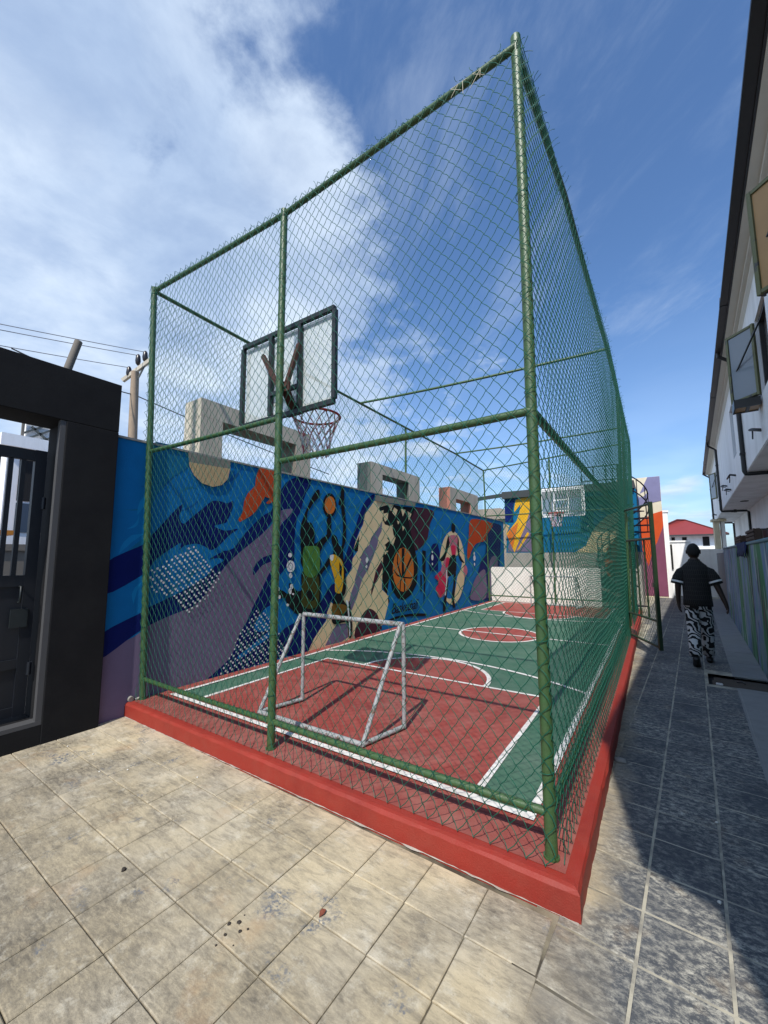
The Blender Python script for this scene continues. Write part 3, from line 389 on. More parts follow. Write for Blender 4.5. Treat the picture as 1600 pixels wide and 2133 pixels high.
# ------------------------------------------------------------------ mural outlines, metres on the wall (along, up)
MURAL = [('wave_pattern', 'navy', 1, [(-0.398, 1.233), (-0.409, 1.539), (-0.049, 1.739), (0.001, 1.812), (0.147, 1.989), (0.252, 2.121), (0.354, 2.215), (0.318, 2.074), (0.344, 2.002), (0.388, 1.989), (0.451, 2.052), (0.629, 2.21), (0.734, 2.295), (0.848, 2.302), (0.94, 2.288), (1.026, 2.327), (1.024, 2.226), (0.963, 2.079), (0.925, 2.03), (0.774, 1.986), (0.826, 1.955), (0.943, 1.932), (1.117, 1.965), (0.985, 1.87), (0.836, 1.728), (0.739, 1.682), (0.652, 1.725), (0.546, 1.756), (0.401, 1.731), (0.339, 1.678), (0.356, 1.762), (0.234, 1.687), (0.072, 1.567), (-0.031, 1.425)]), ('wave_pattern', 'purple', 1, [(-0.409, 0.004), (-0.407, 0.608), (-0.094, 0.775), (0.055, 0.871), (0.227, 0.931), (0.389, 0.975), (0.55, 1.023), (0.691, 1.146), (0.825, 1.324), (0.967, 1.499), (1.162, 1.659), (1.34, 1.786), (1.564, 1.957), (1.69, 2.067), (1.824, 2.263), (2.085, 2.323), (2.003, 2.197), (1.832, 2.023), (1.738, 1.457), (1.654, 1.351), (1.543, 1.157), (1.406, 0.936), (1.305, 0.746), (1.192, 0.578), (1.101, 0.366), (0.981, 0.261), (0.852, 0.188), (0.848, 0.132), (0.513, 0.129), (-0.13, 0.004), (-0.268, 0.0)]), ('wave_pattern', 'navy', 1, [(-0.405, 0.608), (-0.404, 0.822), (-0.321, 0.898), (-0.041, 1.014), (0.044, 1.065), (0.216, 1.131), (0.422, 1.217), (0.56, 1.291), (0.706, 1.376), (0.792, 1.479), (0.923, 1.548), (0.853, 1.585), (0.722, 1.568), (0.838, 1.633), (0.959, 1.682), (0.877, 1.661), (1.059, 1.709), (1.192, 1.867), (1.375, 2.047), (1.54, 2.186), (1.683, 2.276), (1.679, 2.557), (1.826, 2.577), (1.951, 2.722), (2.196, 2.84), (2.463, 2.84), (2.452, 2.73), (2.36, 2.6), (2.286, 2.418), (2.237, 2.281), (2.176, 2.182), (2.134, 1.902), (2.131, 1.538), (1.989, 1.451), (1.82, 1.325), (1.754, 1.628), (1.832, 2.023), (2.003, 2.197), (2.085, 2.323), (1.824, 2.263), (1.564, 1.957), (1.34, 1.786), (1.162, 1.659), (0.967, 1.499), (0.825, 1.324), (0.691, 1.146), (0.55, 1.023), (0.389, 0.975), (0.227, 0.931), (0.055, 0.871), (-0.095, 0.795)]), ('wave_pattern', 'navy', 1, [(1.39, 1.348), (1.386, 1.452), (1.528, 1.581), (1.697, 1.621), (1.7, 1.539), (1.532, 1.475), (1.437, 1.385)]), ('wave_pattern', 'navy', 1, [(1.654, 1.351), (1.543, 1.157), (1.406, 0.936), (1.305, 0.746), (1.192, 0.578), (1.101, 0.366), (0.981, 0.261), (0.839, 0.179), (0.848, 0.132), (1.959, 0.157), (2.458, 0.12), (2.734, 0.449), (2.859, 0.557), (2.889, 0.66), (2.985, 0.833), (3.259, 0.874), (3.385, 0.978), (3.081, 1.133), (2.915, 1.056), (2.696, 0.819), (2.458, 0.741), (2.208, 0.623), (1.961, 0.552), (1.816, 0.455), (1.753, 0.547), (1.725, 1.008), (1.725, 1.38)]), ('wave_pattern', 'blue', 1, [(1.188, 0.324), (1.365, 0.4), (1.567, 0.504), (1.767, 0.578), (1.769, 0.511), (1.443, 0.373), (1.219, 0.282)]), ('wave_pattern', 'blue', 1, [(1.432, 0.678), (1.587, 0.865), (1.756, 0.9), (1.766, 0.604), (1.515, 0.577)]), ('wave_pattern', 'navy', 1, [(4.231, 2.823), (4.208, 2.675), (4.031, 2.539), (3.903, 2.248), (3.759, 2.09), (3.602, 1.755), (3.583, 1.6), (3.527, 1.399), (3.434, 1.308), (3.305, 1.312), (3.321, 1.519), (3.467, 1.813), (3.639, 2.12), (3.738, 2.336), (3.945, 2.646)]), ('wave_pattern', 'teal', 1, [(-0.066, 2.84), (0.375, 2.84), (0.397, 2.675), (0.191, 2.489), (0.051, 2.284), (-0.02, 2.175)]), ('cream_splash', 'cream', 0, [(4.253, 2.693), (4.118, 2.561), (3.945, 2.403), (3.882, 2.197), (3.8, 2.092), (3.66, 1.878), (3.592, 1.731), (3.76, 1.905), (3.721, 1.696), (3.564, 1.552), (3.546, 1.386), (3.379, 1.206), (3.364, 1.163), (3.384, 1.024), (3.277, 0.884), (3.087, 0.779), (2.985, 0.833), (2.889, 0.671), (2.875, 0.545), (2.735, 0.438), (2.6, 0.315), (2.458, 0.13), (2.606, 0.084), (3.005, 0.099), (3.724, 0.136), (4.584, 0.254), (4.593, 0.328), (4.74, 0.637), (4.742, 0.795), (4.503, 0.944), (4.528, 1.229), (4.579, 1.704), (4.575, 1.504), (4.874, 1.706), (5.086, 1.989), (5.311, 2.432), (5.315, 2.681), (4.782, 2.697)]), ('cream_splash', 'greyp', 0, [(4.39, 2.149), (4.532, 2.291), (4.507, 2.102), (4.389, 1.964), (4.365, 1.832), (4.206, 1.573), (4.097, 1.434), (4.057, 1.362), (3.869, 1.184), (3.808, 1.079), (3.69, 0.837), (3.537, 0.63), (3.461, 0.753), (3.516, 0.933), (3.649, 1.147), (3.629, 1.172), (3.706, 1.336), (3.826, 1.54), (3.782, 1.562), (3.947, 1.748), (4.075, 1.813), (4.14, 1.955), (4.297, 2.092)]), ('cream_splash', 'greyp', 0, [(3.142, 0.455), (3.427, 0.427), (3.448, 0.186), (3.268, 0.139), (2.85, 0.148), (3.026, 0.352)]), ('cream_splash', 'maroon', 0, [(4.506, 1.518), (4.577, 1.412), (4.274, 1.061), (4.142, 0.832), (4.142, 0.944), (4.297, 1.315)]), ('cream_splash', 'maroon', 1, [(3.653, 0.139), (3.73, 0.406), (3.829, 0.5), (3.972, 0.591), (4.099, 0.608), (4.251, 0.547), (4.363, 0.447), (4.43, 0.299), (4.464, 0.156)]), ('cream_splash', 'black', 0, [(3.592, 1.731), (3.76, 1.979), (3.721, 1.696), (3.641, 1.684)]), ('dark_figure', 'maroon', 1, [(5.877, 2.729), (6.856, 2.717), (6.628, 2.369), (6.476, 2.006), (6.203, 1.826), (5.852, 1.714), (5.136, 1.765), (5.034, 2.128), (5.313, 2.578)]), ('dark_figure', 'black', 0, [(4.756, 2.666), (4.857, 2.537), (4.962, 2.688), (5.315, 2.681), (5.877, 2.721), (5.811, 2.546), (5.596, 2.364), (5.738, 2.012), (5.883, 1.715), (5.999, 1.412), (5.926, 0.964), (5.928, 0.964), (5.682, 0.747), (5.366, 0.645), (5.097, 0.711), (4.892, 0.89), (4.795, 1.165), (4.744, 1.034), (4.693, 0.839), (4.79, 0.685), (4.74, 0.637), (4.717, 0.797), (4.527, 0.968), (4.528, 1.229), (4.554, 1.571), (4.528, 1.597), (4.674, 1.772), (4.578, 1.864), (4.904, 2.121), (4.931, 2.262), (4.678, 2.192), (4.533, 2.345), (4.582, 2.539), (4.438, 2.499), (4.415, 2.577), (4.51, 2.6)]), ('dark_figure', 'cream', 0, [(4.629, 2.243), (4.905, 2.205), (4.955, 2.04), (5.033, 1.987), (4.926, 1.817), (4.825, 1.87), (4.75, 1.977)]), ('dark_figure', 'cream', 0, [(4.533, 2.453), (4.755, 2.5), (4.729, 2.36), (4.629, 2.298)]), ('dark_figure', 'cream', 0, [(4.988, 2.634), (5.121, 2.589), (5.038, 2.439), (4.908, 2.513)]), ('dark_figure', 'cream', 0, [(5.258, 2.631), (5.456, 2.62), (5.339, 2.463)]), ('dark_figure', 'cream', 0, [(5.542, 2.599), (5.72, 2.554), (5.597, 2.394)]), ('dark_figure', 'cream', 0, [(5.308, 2.257), (5.42, 2.235), (5.334, 2.143)]), ('dark_figure', 'cream', 0, [(5.091, 2.358), (5.199, 2.337), (5.143, 2.276)]), ('dark_figure', 'cream', 0, [(4.53, 1.943), (4.627, 2.013), (4.775, 1.91), (4.577, 1.81)]), ('dark_figure', 'cream', 0, [(4.577, 1.704), (4.748, 1.705), (4.624, 1.624)]), ('painted_basketball', 'black', 0, [(5.92, 1.233), (5.885, 1.055), (5.795, 0.9), (5.661, 0.784), (5.499, 0.717), (5.326, 0.705), (5.159, 0.746), (5.013, 0.833), (4.901, 0.958), (4.831, 1.109), (4.808, 1.272), (4.835, 1.434), (4.908, 1.582), (5.025, 1.701), (5.174, 1.781), (5.345, 1.811), (5.52, 1.786), (5.681, 1.706), (5.811, 1.578), (5.894, 1.415)]), ('painted_basketball', 'orangeball', 0, [(5.799, 1.289), (5.772, 1.137), (5.701, 1.004), (5.595, 0.903), (5.466, 0.844), (5.328, 0.831), (5.194, 0.864), (5.076, 0.937), (4.985, 1.044), (4.928, 1.174), (4.91, 1.316), (4.932, 1.457), (4.992, 1.585), (5.086, 1.688), (5.207, 1.757), (5.344, 1.782), (5.484, 1.76), (5.612, 1.692), (5.714, 1.582), (5.779, 1.443)]), ('painted_basketball', 'black', 0, [(5.275, 1.767), (5.4, 1.768), (5.366, 1.424), (5.375, 1.153), (5.265, 1.157)]), ('painted_basketball', 'black', 0, [(5.111, 1.722), (5.151, 1.708), (5.108, 1.484), (5.265, 1.157), (5.21, 1.146), (5.068, 1.457)]), ('painted_basketball', 'black', 0, [(5.702, 1.624), (5.761, 1.594), (5.491, 1.306), (5.361, 1.139), (5.306, 1.156), (5.435, 1.336)]), ('painted_basketball', 'black', 0, [(4.935, 1.308), (4.949, 1.322), (5.104, 1.206), (5.32, 1.155), (5.661, 1.125), (5.751, 1.151), (5.75, 1.121), (5.66, 1.096), (5.319, 1.124), (5.077, 1.18)]), ('painted_basketball', 'black', 0, [(5.166, 0.871), (5.209, 1.09), (5.251, 1.13), (5.278, 1.115), (5.236, 1.061), (5.206, 0.854)]), ('painted_basketball', 'black', 0, [(5.355, 0.829), (5.36, 1.111), (5.416, 1.108), (5.397, 0.826)]), ('painted_basketball', 'black', 1, [(4.737, 0.31), (4.886, 0.336), (5.118, 0.348), (5.673, 0.33), (6.355, 0.25), (6.288, 0.205), (5.672, 0.273), (5.117, 0.301), (4.936, 0.29)]), ('dark_figure', 'black', 0, [(6.203, 1.733), (6.385, 1.719), (6.353, 1.249), (6.322, 0.787), (6.231, 0.49), (6.264, 1.037), (6.205, 1.254)]), ('dark_figure', 'black', 0, [(6.09, 1.167), (6.17, 1.163), (6.16, 0.799), (6.095, 0.759)]), ('wave_pattern', 'navy', 1, [(6.682, 1.818), (6.828, 1.903), (7.049, 1.875), (7.147, 1.507), (7.024, 1.261), (6.591, 1.242), (6.566, 1.513)]), ('painted_player_green', 'black', 1, [(2.607, 2.692), (2.665, 2.679), (2.652, 2.577), (2.527, 2.464), (2.46, 2.378), (2.395, 2.295), (2.385, 2.141), (2.479, 2.137), (2.558, 2.016), (2.568, 1.89), (2.569, 1.803), (2.738, 1.896), (2.854, 1.97), (2.852, 2.101), (2.857, 2.234), (2.956, 2.251), (2.96, 1.985), (2.931, 1.923), (2.769, 1.768), (2.686, 1.629), (2.704, 1.434), (2.297, 1.443), (2.265, 1.721), (2.241, 1.907), (2.255, 2.094), (2.304, 2.211), (2.341, 2.29), (2.418, 2.432), (2.497, 2.568)]), ('painted_player_green', 'black', 1, [(2.292, 1.099), (2.21, 1.075), (2.14, 1.129), (2.085, 1.191), (2.032, 1.194), (2.049, 1.077), (1.997, 1.052), (1.932, 1.095), (1.818, 1.131), (1.807, 1.114), (1.847, 0.998), (1.961, 0.997), (1.988, 0.928), (2.109, 0.8), (2.219, 0.729), (2.401, 0.687), (2.667, 0.717), (2.712, 0.796), (2.722, 1.069), (2.67, 1.348), (2.299, 1.36)]), ('painted_player_green', 'green', 1, [(2.316, 1.722), (2.461, 1.762), (2.669, 1.736), (2.697, 1.434), (2.671, 1.316), (2.505, 1.26), (2.328, 1.349)]), ('painted_player_green', 'olive', 1, [(2.329, 1.309), (2.505, 1.25), (2.655, 1.306), (2.692, 1.029), (2.65, 0.813), (2.486, 0.779), (2.298, 0.859), (2.299, 1.098)]), ('painted_player_green', 'black', 1, [(2.392, 1.072), (2.539, 1.04), (2.587, 0.933), (2.513, 0.898), (2.424, 0.968)]), ('painted_player_green', 'white', 0, [(2.12, 1.15), (2.114, 1.127), (2.097, 1.114), (2.077, 1.116), (2.06, 1.131), (2.053, 1.154), (2.059, 1.177), (2.075, 1.19), (2.095, 1.189), (2.112, 1.173)]), ('painted_player_green', 'white', 0, [(2.088, 1.084), (2.083, 1.055), (2.067, 1.039), (2.046, 1.041), (2.029, 1.06), (2.022, 1.088), (2.028, 1.116), (2.044, 1.133), (2.064, 1.132), (2.081, 1.113)]), ('painted_player_green', 'white', 0, [(1.853, 1.129), (1.849, 1.113), (1.839, 1.103), (1.825, 1.104), (1.813, 1.115), (1.809, 1.132), (1.812, 1.148), (1.823, 1.158), (1.837, 1.157), (1.848, 1.146)]), ('painted_player_green', 'white', 0, [(1.878, 1.014), (1.874, 0.998), (1.862, 0.988), (1.846, 0.99), (1.833, 1.001), (1.828, 1.018), (1.832, 1.034), (1.844, 1.044), (1.86, 1.042), (1.873, 1.031)]), ('painted_player_green', 'white', 0, [(2.037, 0.885), (2.032, 0.873), (2.018, 0.867), (2.001, 0.869), (1.986, 0.878), (1.98, 0.891), (1.985, 0.902), (1.999, 0.909), (2.017, 0.907), (2.032, 0.898)]), ('painted_player_green', 'white', 0, [(2.14, 1.036), (2.136, 1.027), (2.124, 1.023), (2.109, 1.024), (2.097, 1.031), (2.092, 1.04), (2.096, 1.048), (2.108, 1.052), (2.123, 1.051), (2.135, 1.045)]), ('painted_player_yellow', 'black', 1, [(3.219, 2.829), (3.295, 2.807), (3.307, 2.483), (3.352, 2.217), (3.355, 1.895), (3.282, 1.703), (3.269, 1.421), (2.954, 1.428), (2.936, 1.589), (3.012, 1.629), (3.026, 1.731), (2.978, 1.833), (2.976, 1.935), (3.038, 1.968), (3.118, 1.919), (3.167, 1.785), (3.248, 1.787), (3.263, 1.945), (3.277, 2.159), (3.224, 2.421), (3.207, 2.484), (3.142, 2.509), (3.205, 2.687)]), ('painted_player_yellow', 'black', 1, [(2.922, 1.592), (2.908, 1.449), (2.812, 1.375), (2.687, 1.273), (2.647, 1.317), (2.794, 1.451)]), ('painted_player_yellow', 'black', 1, [(2.939, 1.603), (3.269, 1.602), (3.365, 1.151), (3.348, 0.958), (3.277, 0.884), (3.405, 0.747), (3.46, 0.811), (3.509, 0.622), (3.548, 0.387), (3.531, 0.184), (3.448, 0.186), (3.427, 0.415), (3.336, 0.462), (3.108, 0.454), (3.007, 0.506), (2.996, 0.626), (3.019, 0.808), (3.084, 0.956), (3.055, 1.201)]), ('painted_player_yellow', 'yellow', 1, [(2.939, 1.603), (3.074, 1.625), (3.27, 1.499), (3.3, 1.212), (3.24, 0.977), (3.083, 1.0), (3.063, 1.201), (2.958, 1.448)]), ('painted_player_yellow', 'white', 1, [(2.939, 1.614), (3.031, 1.62), (3.007, 1.525), (2.948, 1.548)]), ('painted_player_yellow', 'brownp', 1, [(3.027, 0.796), (3.351, 0.753), (3.397, 0.646), (3.227, 0.598), (3.013, 0.635)]), ('painted_player_yellow', 'black', 0, [(3.181, 1.5), (3.253, 1.408), (3.238, 1.192), (3.183, 1.33)]), ('painted_player_yellow', 'white', 1, [(3.368, 0.831), (3.433, 0.802), (3.452, 0.674), (3.492, 0.395), (3.494, 0.224), (3.466, 0.217), (3.455, 0.4), (3.416, 0.655)]), ('painted_player_yellow', 'black', 0, [(3.094, 2.483), (3.086, 2.417), (3.061, 2.356), (3.021, 2.306), (2.972, 2.273), (2.917, 2.259), (2.863, 2.264), (2.815, 2.289), (2.777, 2.331), (2.751, 2.385), (2.742, 2.446), (2.749, 2.51), (2.772, 2.569), (2.809, 2.619), (2.857, 2.654), (2.911, 2.671), (2.966, 2.668), (3.016, 2.644), (3.057, 2.602), (3.084, 2.547)]), ('painted_player_yellow', 'orangeball', 0, [(3.062, 2.479), (3.056, 2.43), (3.036, 2.385), (3.005, 2.347), (2.967, 2.322), (2.924, 2.311), (2.882, 2.315), (2.844, 2.333), (2.813, 2.364), (2.794, 2.405), (2.786, 2.451), (2.792, 2.499), (2.81, 2.543), (2.839, 2.581), (2.877, 2.607), (2.919, 2.62), (2.962, 2.617), (3.002, 2.6), (3.033, 2.569), (3.054, 2.527)]), ('white_bubble', 'white', 0, [(2.076, 1.619), (2.072, 1.602), (2.058, 1.59), (2.039, 1.585), (2.019, 1.59), (2.005, 1.602), (1.999, 1.619), (2.004, 1.636), (2.018, 1.649), (2.037, 1.653), (2.056, 1.649), (2.071, 1.637)]), ('white_bubble', 'white', 0, [(2.137, 1.45), (2.133, 1.423), (2.122, 1.398), (2.104, 1.379), (2.082, 1.367), (2.056, 1.364), (2.031, 1.369), (2.008, 1.382), (1.989, 1.402), (1.977, 1.427), (1.972, 1.454), (1.976, 1.481), (1.986, 1.505), (2.004, 1.525), (2.026, 1.537), (2.051, 1.541), (2.077, 1.536), (2.1, 1.523), (2.119, 1.503), (2.132, 1.478)]), ('white_bubble', 'greyp', 0, [(2.1, 1.451), (2.095, 1.424), (2.078, 1.405), (2.055, 1.398), (2.032, 1.406), (2.015, 1.426), (2.008, 1.453), (2.013, 1.48), (2.029, 1.5), (2.052, 1.506), (2.076, 1.499), (2.093, 1.479)]), ('white_bubble', 'white', 0, [(2.088, 1.451), (2.084, 1.43), (2.072, 1.414), (2.055, 1.409), (2.038, 1.415), (2.025, 1.431), (2.019, 1.453), (2.023, 1.475), (2.035, 1.49), (2.052, 1.496), (2.07, 1.489), (2.083, 1.473)]), ('white_bubble', 'white', 0, [(2.09, 1.314), (2.085, 1.294), (2.073, 1.28), (2.056, 1.276), (2.039, 1.282), (2.026, 1.297), (2.021, 1.316), (2.025, 1.336), (2.037, 1.35), (2.054, 1.354), (2.071, 1.348), (2.084, 1.333)]), ('white_bubble', 'white', 0, [(6.771, 1.56), (6.762, 1.523), (6.74, 1.497), (6.71, 1.487), (6.682, 1.497), (6.661, 1.524), (6.655, 1.56), (6.664, 1.596), (6.686, 1.623), (6.715, 1.633), (6.744, 1.623), (6.765, 1.596)]), ('white_bubble', 'white', 0, [(6.742, 1.401), (6.737, 1.385), (6.723, 1.373), (6.706, 1.369), (6.689, 1.374), (6.676, 1.386), (6.672, 1.402), (6.678, 1.419), (6.691, 1.43), (6.708, 1.435), (6.725, 1.43), (6.738, 1.418)]), ('white_bubble', 'white', 0, [(6.753, 1.699), (6.748, 1.682), (6.734, 1.67), (6.717, 1.666), (6.699, 1.67), (6.687, 1.682), (6.683, 1.699), (6.688, 1.715), (6.701, 1.727), (6.719, 1.732), (6.736, 1.728), (6.749, 1.716)]), ('white_bubble', 'white', 0, [(9.595, 1.529), (9.579, 1.484), (9.544, 1.451), (9.499, 1.44), (9.456, 1.452), (9.427, 1.485), (9.418, 1.53), (9.433, 1.574), (9.468, 1.607), (9.513, 1.619), (9.556, 1.607), (9.586, 1.574)]), ('white_bubble', 'white', 0, [(9.548, 1.668), (9.539, 1.643), (9.518, 1.626), (9.491, 1.619), (9.465, 1.626), (9.447, 1.643), (9.442, 1.668), (9.451, 1.692), (9.471, 1.71), (9.498, 1.717), (9.524, 1.71), (9.542, 1.693)]), ('white_bubble', 'white', 0, [(9.545, 1.342), (9.536, 1.317), (9.515, 1.3), (9.488, 1.294), (9.462, 1.301), (9.445, 1.319), (9.439, 1.344), (9.448, 1.368), (9.469, 1.385), (9.496, 1.391), (9.522, 1.384), (9.54, 1.366)]), ('white_bubble', 'white', 0, [(4.036, 1.523), (4.03, 1.495), (4.013, 1.475), (3.989, 1.468), (3.966, 1.476), (3.949, 1.496), (3.943, 1.524), (3.949, 1.552), (3.966, 1.572), (3.989, 1.58), (4.013, 1.572), (4.03, 1.551)]), ('white_bubble', 'white', 0, [(4.0, 1.405), (3.996, 1.39), (3.984, 1.379), (3.968, 1.375), (3.953, 1.38), (3.941, 1.391), (3.937, 1.407), (3.941, 1.422), (3.953, 1.433), (3.968, 1.437), (3.984, 1.433), (3.996, 1.421)]), ('painted_player_pink', 'cream', 0, [(8.753, 1.256), (8.722, 1.054), (8.656, 0.863), (8.559, 0.692), (8.436, 0.547), (8.293, 0.434), (8.137, 0.357), (7.974, 0.317), (7.811, 0.315), (7.653, 0.349), (7.507, 0.417), (7.377, 0.514), (7.267, 0.639), (7.18, 0.784), (7.118, 0.947), (7.083, 1.12), (7.077, 1.3), (7.098, 1.48), (7.148, 1.654), (7.225, 1.817), (7.327, 1.962), (7.451, 2.085), (7.593, 2.181), (7.749, 2.244), (7.914, 2.271), (8.081, 2.26), (8.243, 2.209), (8.393, 2.12), (8.525, 1.995), (8.631, 1.839), (8.707, 1.658), (8.748, 1.461)]), ('painted_player_pink', 'blue', 1, [(8.091, 1.582), (8.462, 1.581), (8.547, 1.398), (8.4, 1.176), (8.205, 1.035), (8.041, 0.68), (7.889, 0.492), (7.486, 0.526), (7.505, 0.926), (7.645, 1.059), (8.069, 1.187)]), ('painted_player_pink', 'blue', 1, [(7.022, 1.463), (7.177, 1.475), (7.321, 1.142), (7.469, 0.859), (7.29, 0.462), (7.045, 0.551)]), ('painted_player_pink', 'crimson', 1, [(6.811, 1.069), (7.01, 1.167), (7.229, 1.214), (7.542, 1.008), (7.394, 0.643), (7.076, 0.548), (6.86, 0.79), (7.014, 0.899), (6.972, 0.995)]), ('painted_player_pink', 'black', 1, [(7.664, 2.129), (7.758, 1.958), (7.506, 1.626), (7.368, 1.473), (7.084, 1.476), (7.411, 1.696), (7.556, 1.982)]), ('painted_player_pink', 'black', 1, [(8.159, 2.148), (8.34, 2.064), (8.389, 1.627), (8.723, 1.396), (8.417, 1.461), (8.244, 1.701)]), ('painted_player_pink', 'pink', 1, [(7.716, 2.131), (8.268, 2.122), (8.091, 1.582), (7.878, 1.597), (7.756, 1.915)]), ('painted_player_pink', 'crimson', 1, [(7.822, 1.858), (8.107, 1.863), (8.055, 1.582), (7.896, 1.597)]), ('painted_player_pink', 'pink', 1, [(7.502, 1.556), (7.753, 1.511), (7.622, 1.272), (7.542, 0.994), (7.319, 1.101), (7.166, 1.216), (7.301, 1.418)]), ('painted_player_pink', 'crimson', 1, [(7.536, 1.556), (7.719, 1.512), (7.591, 1.329), (7.424, 1.291)]), ('painted_player_pink', 'black', 1, [(7.738, 1.555), (8.093, 1.612), (8.123, 1.185), (7.679, 1.058), (7.548, 1.133)]), ('painted_player_pink', 'black', 1, [(7.507, 0.954), (7.605, 0.935), (7.45, 0.447), (7.373, 0.196), (7.232, 0.225), (7.36, 0.592)]), ('painted_player_pink', 'black', 1, [(7.958, 1.118), (8.102, 1.142), (8.005, 0.683), (7.954, 0.4), (8.016, 0.238), (7.893, 0.236), (7.768, 0.488), (7.908, 0.832)]), ('painted_player_pink', 'pink', 1, [(8.72, 1.349), (8.875, 1.269), (8.905, 1.113), (8.697, 0.998), (8.61, 1.169)]), ('painted_player_pink', 'black', 0, [(8.128, 2.372), (8.119, 2.327), (8.097, 2.286), (8.064, 2.253), (8.025, 2.231), (7.983, 2.223), (7.941, 2.228), (7.905, 2.246), (7.876, 2.275), (7.86, 2.313), (7.855, 2.356), (7.864, 2.4), (7.885, 2.44), (7.917, 2.473), (7.955, 2.496), (7.998, 2.506), (8.04, 2.502), (8.077, 2.484), (8.106, 2.454), (8.123, 2.415)]), ('painted_player_pink', 'white', 0, [(7.473, 1.276), (7.522, 1.274), (7.54, 0.966), (7.424, 0.586), (7.36, 0.592), (7.474, 0.955)]), ('wave_pattern', 'navy', 1, [(10.623, 2.654), (12.14, 2.674), (12.077, 2.109), (11.695, 0.791), (11.237, 0.204), (9.096, 0.326), (9.202, 0.629), (9.664, 0.971), (10.072, 1.441), (10.484, 1.68), (10.576, 2.137)]), ('wave_pattern', 'purple', 1, [(9.619, 0.973), (10.387, 1.145), (10.408, 0.276), (9.138, 0.322), (9.202, 0.629)]), ('wave_pattern', 'purple', 1, [(10.873, 1.432), (11.658, 1.535), (11.317, 0.449), (10.557, 0.263)]), ('orange_splash', 'rust', 1, [(9.352, 2.703), (11.265, 2.686), (10.586, 2.243), (10.47, 2.081), (9.697, 1.975), (9.283, 1.756), (9.053, 1.485), (8.934, 1.549), (8.951, 1.8), (9.104, 2.217)]), ('orange_splash', 'rust', 0, [(1.421, 2.84), (1.714, 2.84), (1.729, 2.413), (1.599, 2.346), (1.55, 2.354), (1.628, 2.428), (1.531, 2.442), (1.456, 2.331), (1.369, 2.209), (1.282, 2.14), (1.128, 2.055), (1.098, 2.089), (1.165, 2.179), (1.186, 2.351), (1.24, 2.456), (1.355, 2.572), (1.365, 2.701)]), ('cream_disc', 'tan', 0, [(0.375, 2.84), (0.397, 2.675), (0.459, 2.576), (0.567, 2.493), (0.714, 2.469), (0.839, 2.51), (0.926, 2.606), (0.953, 2.754), (0.948, 2.84), (0.645, 2.84)]), ('cream_disc', 'concretep', 0, [(0.375, 2.84), (0.394, 2.723), (0.947, 2.741), (0.948, 2.84), (0.645, 2.84)]), ('cream_disc', 'concretep', 0, [(4.253, 2.813), (5.879, 2.83), (5.877, 2.737), (4.253, 2.687)])]
DOT_AREAS = [[(0.501, 1.752), (0.619, 1.598), (0.855, 1.4), (0.845, 1.329), (0.646, 1.053), (0.459, 0.945), (0.237, 1.145), (0.066, 1.211), (-0.003, 1.369), (0.011, 1.471), (0.213, 1.573)], [(1.424, 0.895), (1.572, 0.834), (1.785, 0.575), (1.971, 0.343), (1.958, 0.17), (1.375, 0.133), (0.847, 0.155), (1.007, 0.279), (1.136, 0.551)]]
END_MURAL = [('purple', 0, [(-3.115, 3.751), (-2.967, 3.204), (-3.029, 1.733), (-3.936, 1.741), (-3.848, 2.172), (-3.484, 2.376), (-3.189, 2.791)]), ('yellow', 0, [(-3.645, 3.25), (-3.577, 3.609), (-3.324, 3.751), (-3.032, 3.672), (-3.106, 3.142), (-3.264, 2.653), (-3.493, 2.163), (-3.687, 1.703), (-3.948, 2.392), (-3.834, 2.533), (-3.571, 2.847), (-3.453, 3.165), (-3.406, 3.45), (-3.63, 3.176)]), ('yellow', 0, [(-3.204, 2.438), (-3.138, 2.365), (-3.505, 1.843), (-3.613, 1.773)]), ('orangeball', 0, [(-3.834, 2.533), (-3.502, 2.807), (-3.752, 1.846), (-3.932, 2.319)]), ('tan', 0, [(-4.191, 2.768), (-3.829, 2.678), (-3.948, 2.392), (-4.472, 0.042), (-4.535, 0.362)]), ('blue2', 0, [(-2.947, 3.665), (-0.94, 3.561), (-0.996, 2.552), (-1.373, 2.043), (-1.782, 1.688), (-3.031, 1.698)]), ('skyb', 0, [(-0.951, 3.365), (-0.694, 2.859), (-1.084, 2.523), (-1.061, 2.946)]), ('cream', 0, [(-1.684, 1.699), (-1.347, 1.918), (-1.12, 2.422), (-0.931, 2.635), (-0.666, 2.885), (-0.434, 2.958), (-0.203, 3.073), (-0.286, 1.666)]), ('rust', 0, [(-0.744, 1.842), (-0.481, 2.139), (-0.251, 2.26), (-0.331, 0.909), (-0.778, 0.897), (-0.848, 1.346), (-0.777, 1.583)]), ('navy', 0, [(-4.017, 4.017), (-3.617, 3.979), (-3.613, 3.612), (-3.699, 3.253), (-3.68, 2.816), (-4.005, 2.832)])]
PILLAR_MURAL = [('lilac', [(0.469, 4.643), (0.863, 4.631), (0.855, 3.676), (0.559, 3.62), (0.402, 3.579), (0.084, 3.495), (0.109, 3.897), (0.184, 4.026)]), ('creamb', [(0.136, 3.976), (0.437, 4.136), (0.454, 4.055), (0.288, 3.882), (0.152, 3.867)]), ('orangeb', [(0.576, 3.197), (0.872, 3.283), (0.878, 2.711), (0.635, 2.099), (0.463, 1.766), (0.295, 1.171), (0.242, 1.378), (0.084, 2.033), (0.071, 2.907)]), ('plum', [(0.878, 2.711), (0.891, 0.049), (0.587, 0.034), (-0.131, -0.004), (-0.009, 1.982), (0.084, 2.033), (0.242, 1.378), (0.295, 1.171), (0.463, 1.766), (0.635, 2.099)])]
# ================================================================== THE SETTING
TH = math.radians(3.69)
def SN(s, n, z=0.0): return (s * math.sin(TH) + n * math.cos(TH), s * math.cos(TH) - n * math.sin(TH), z)

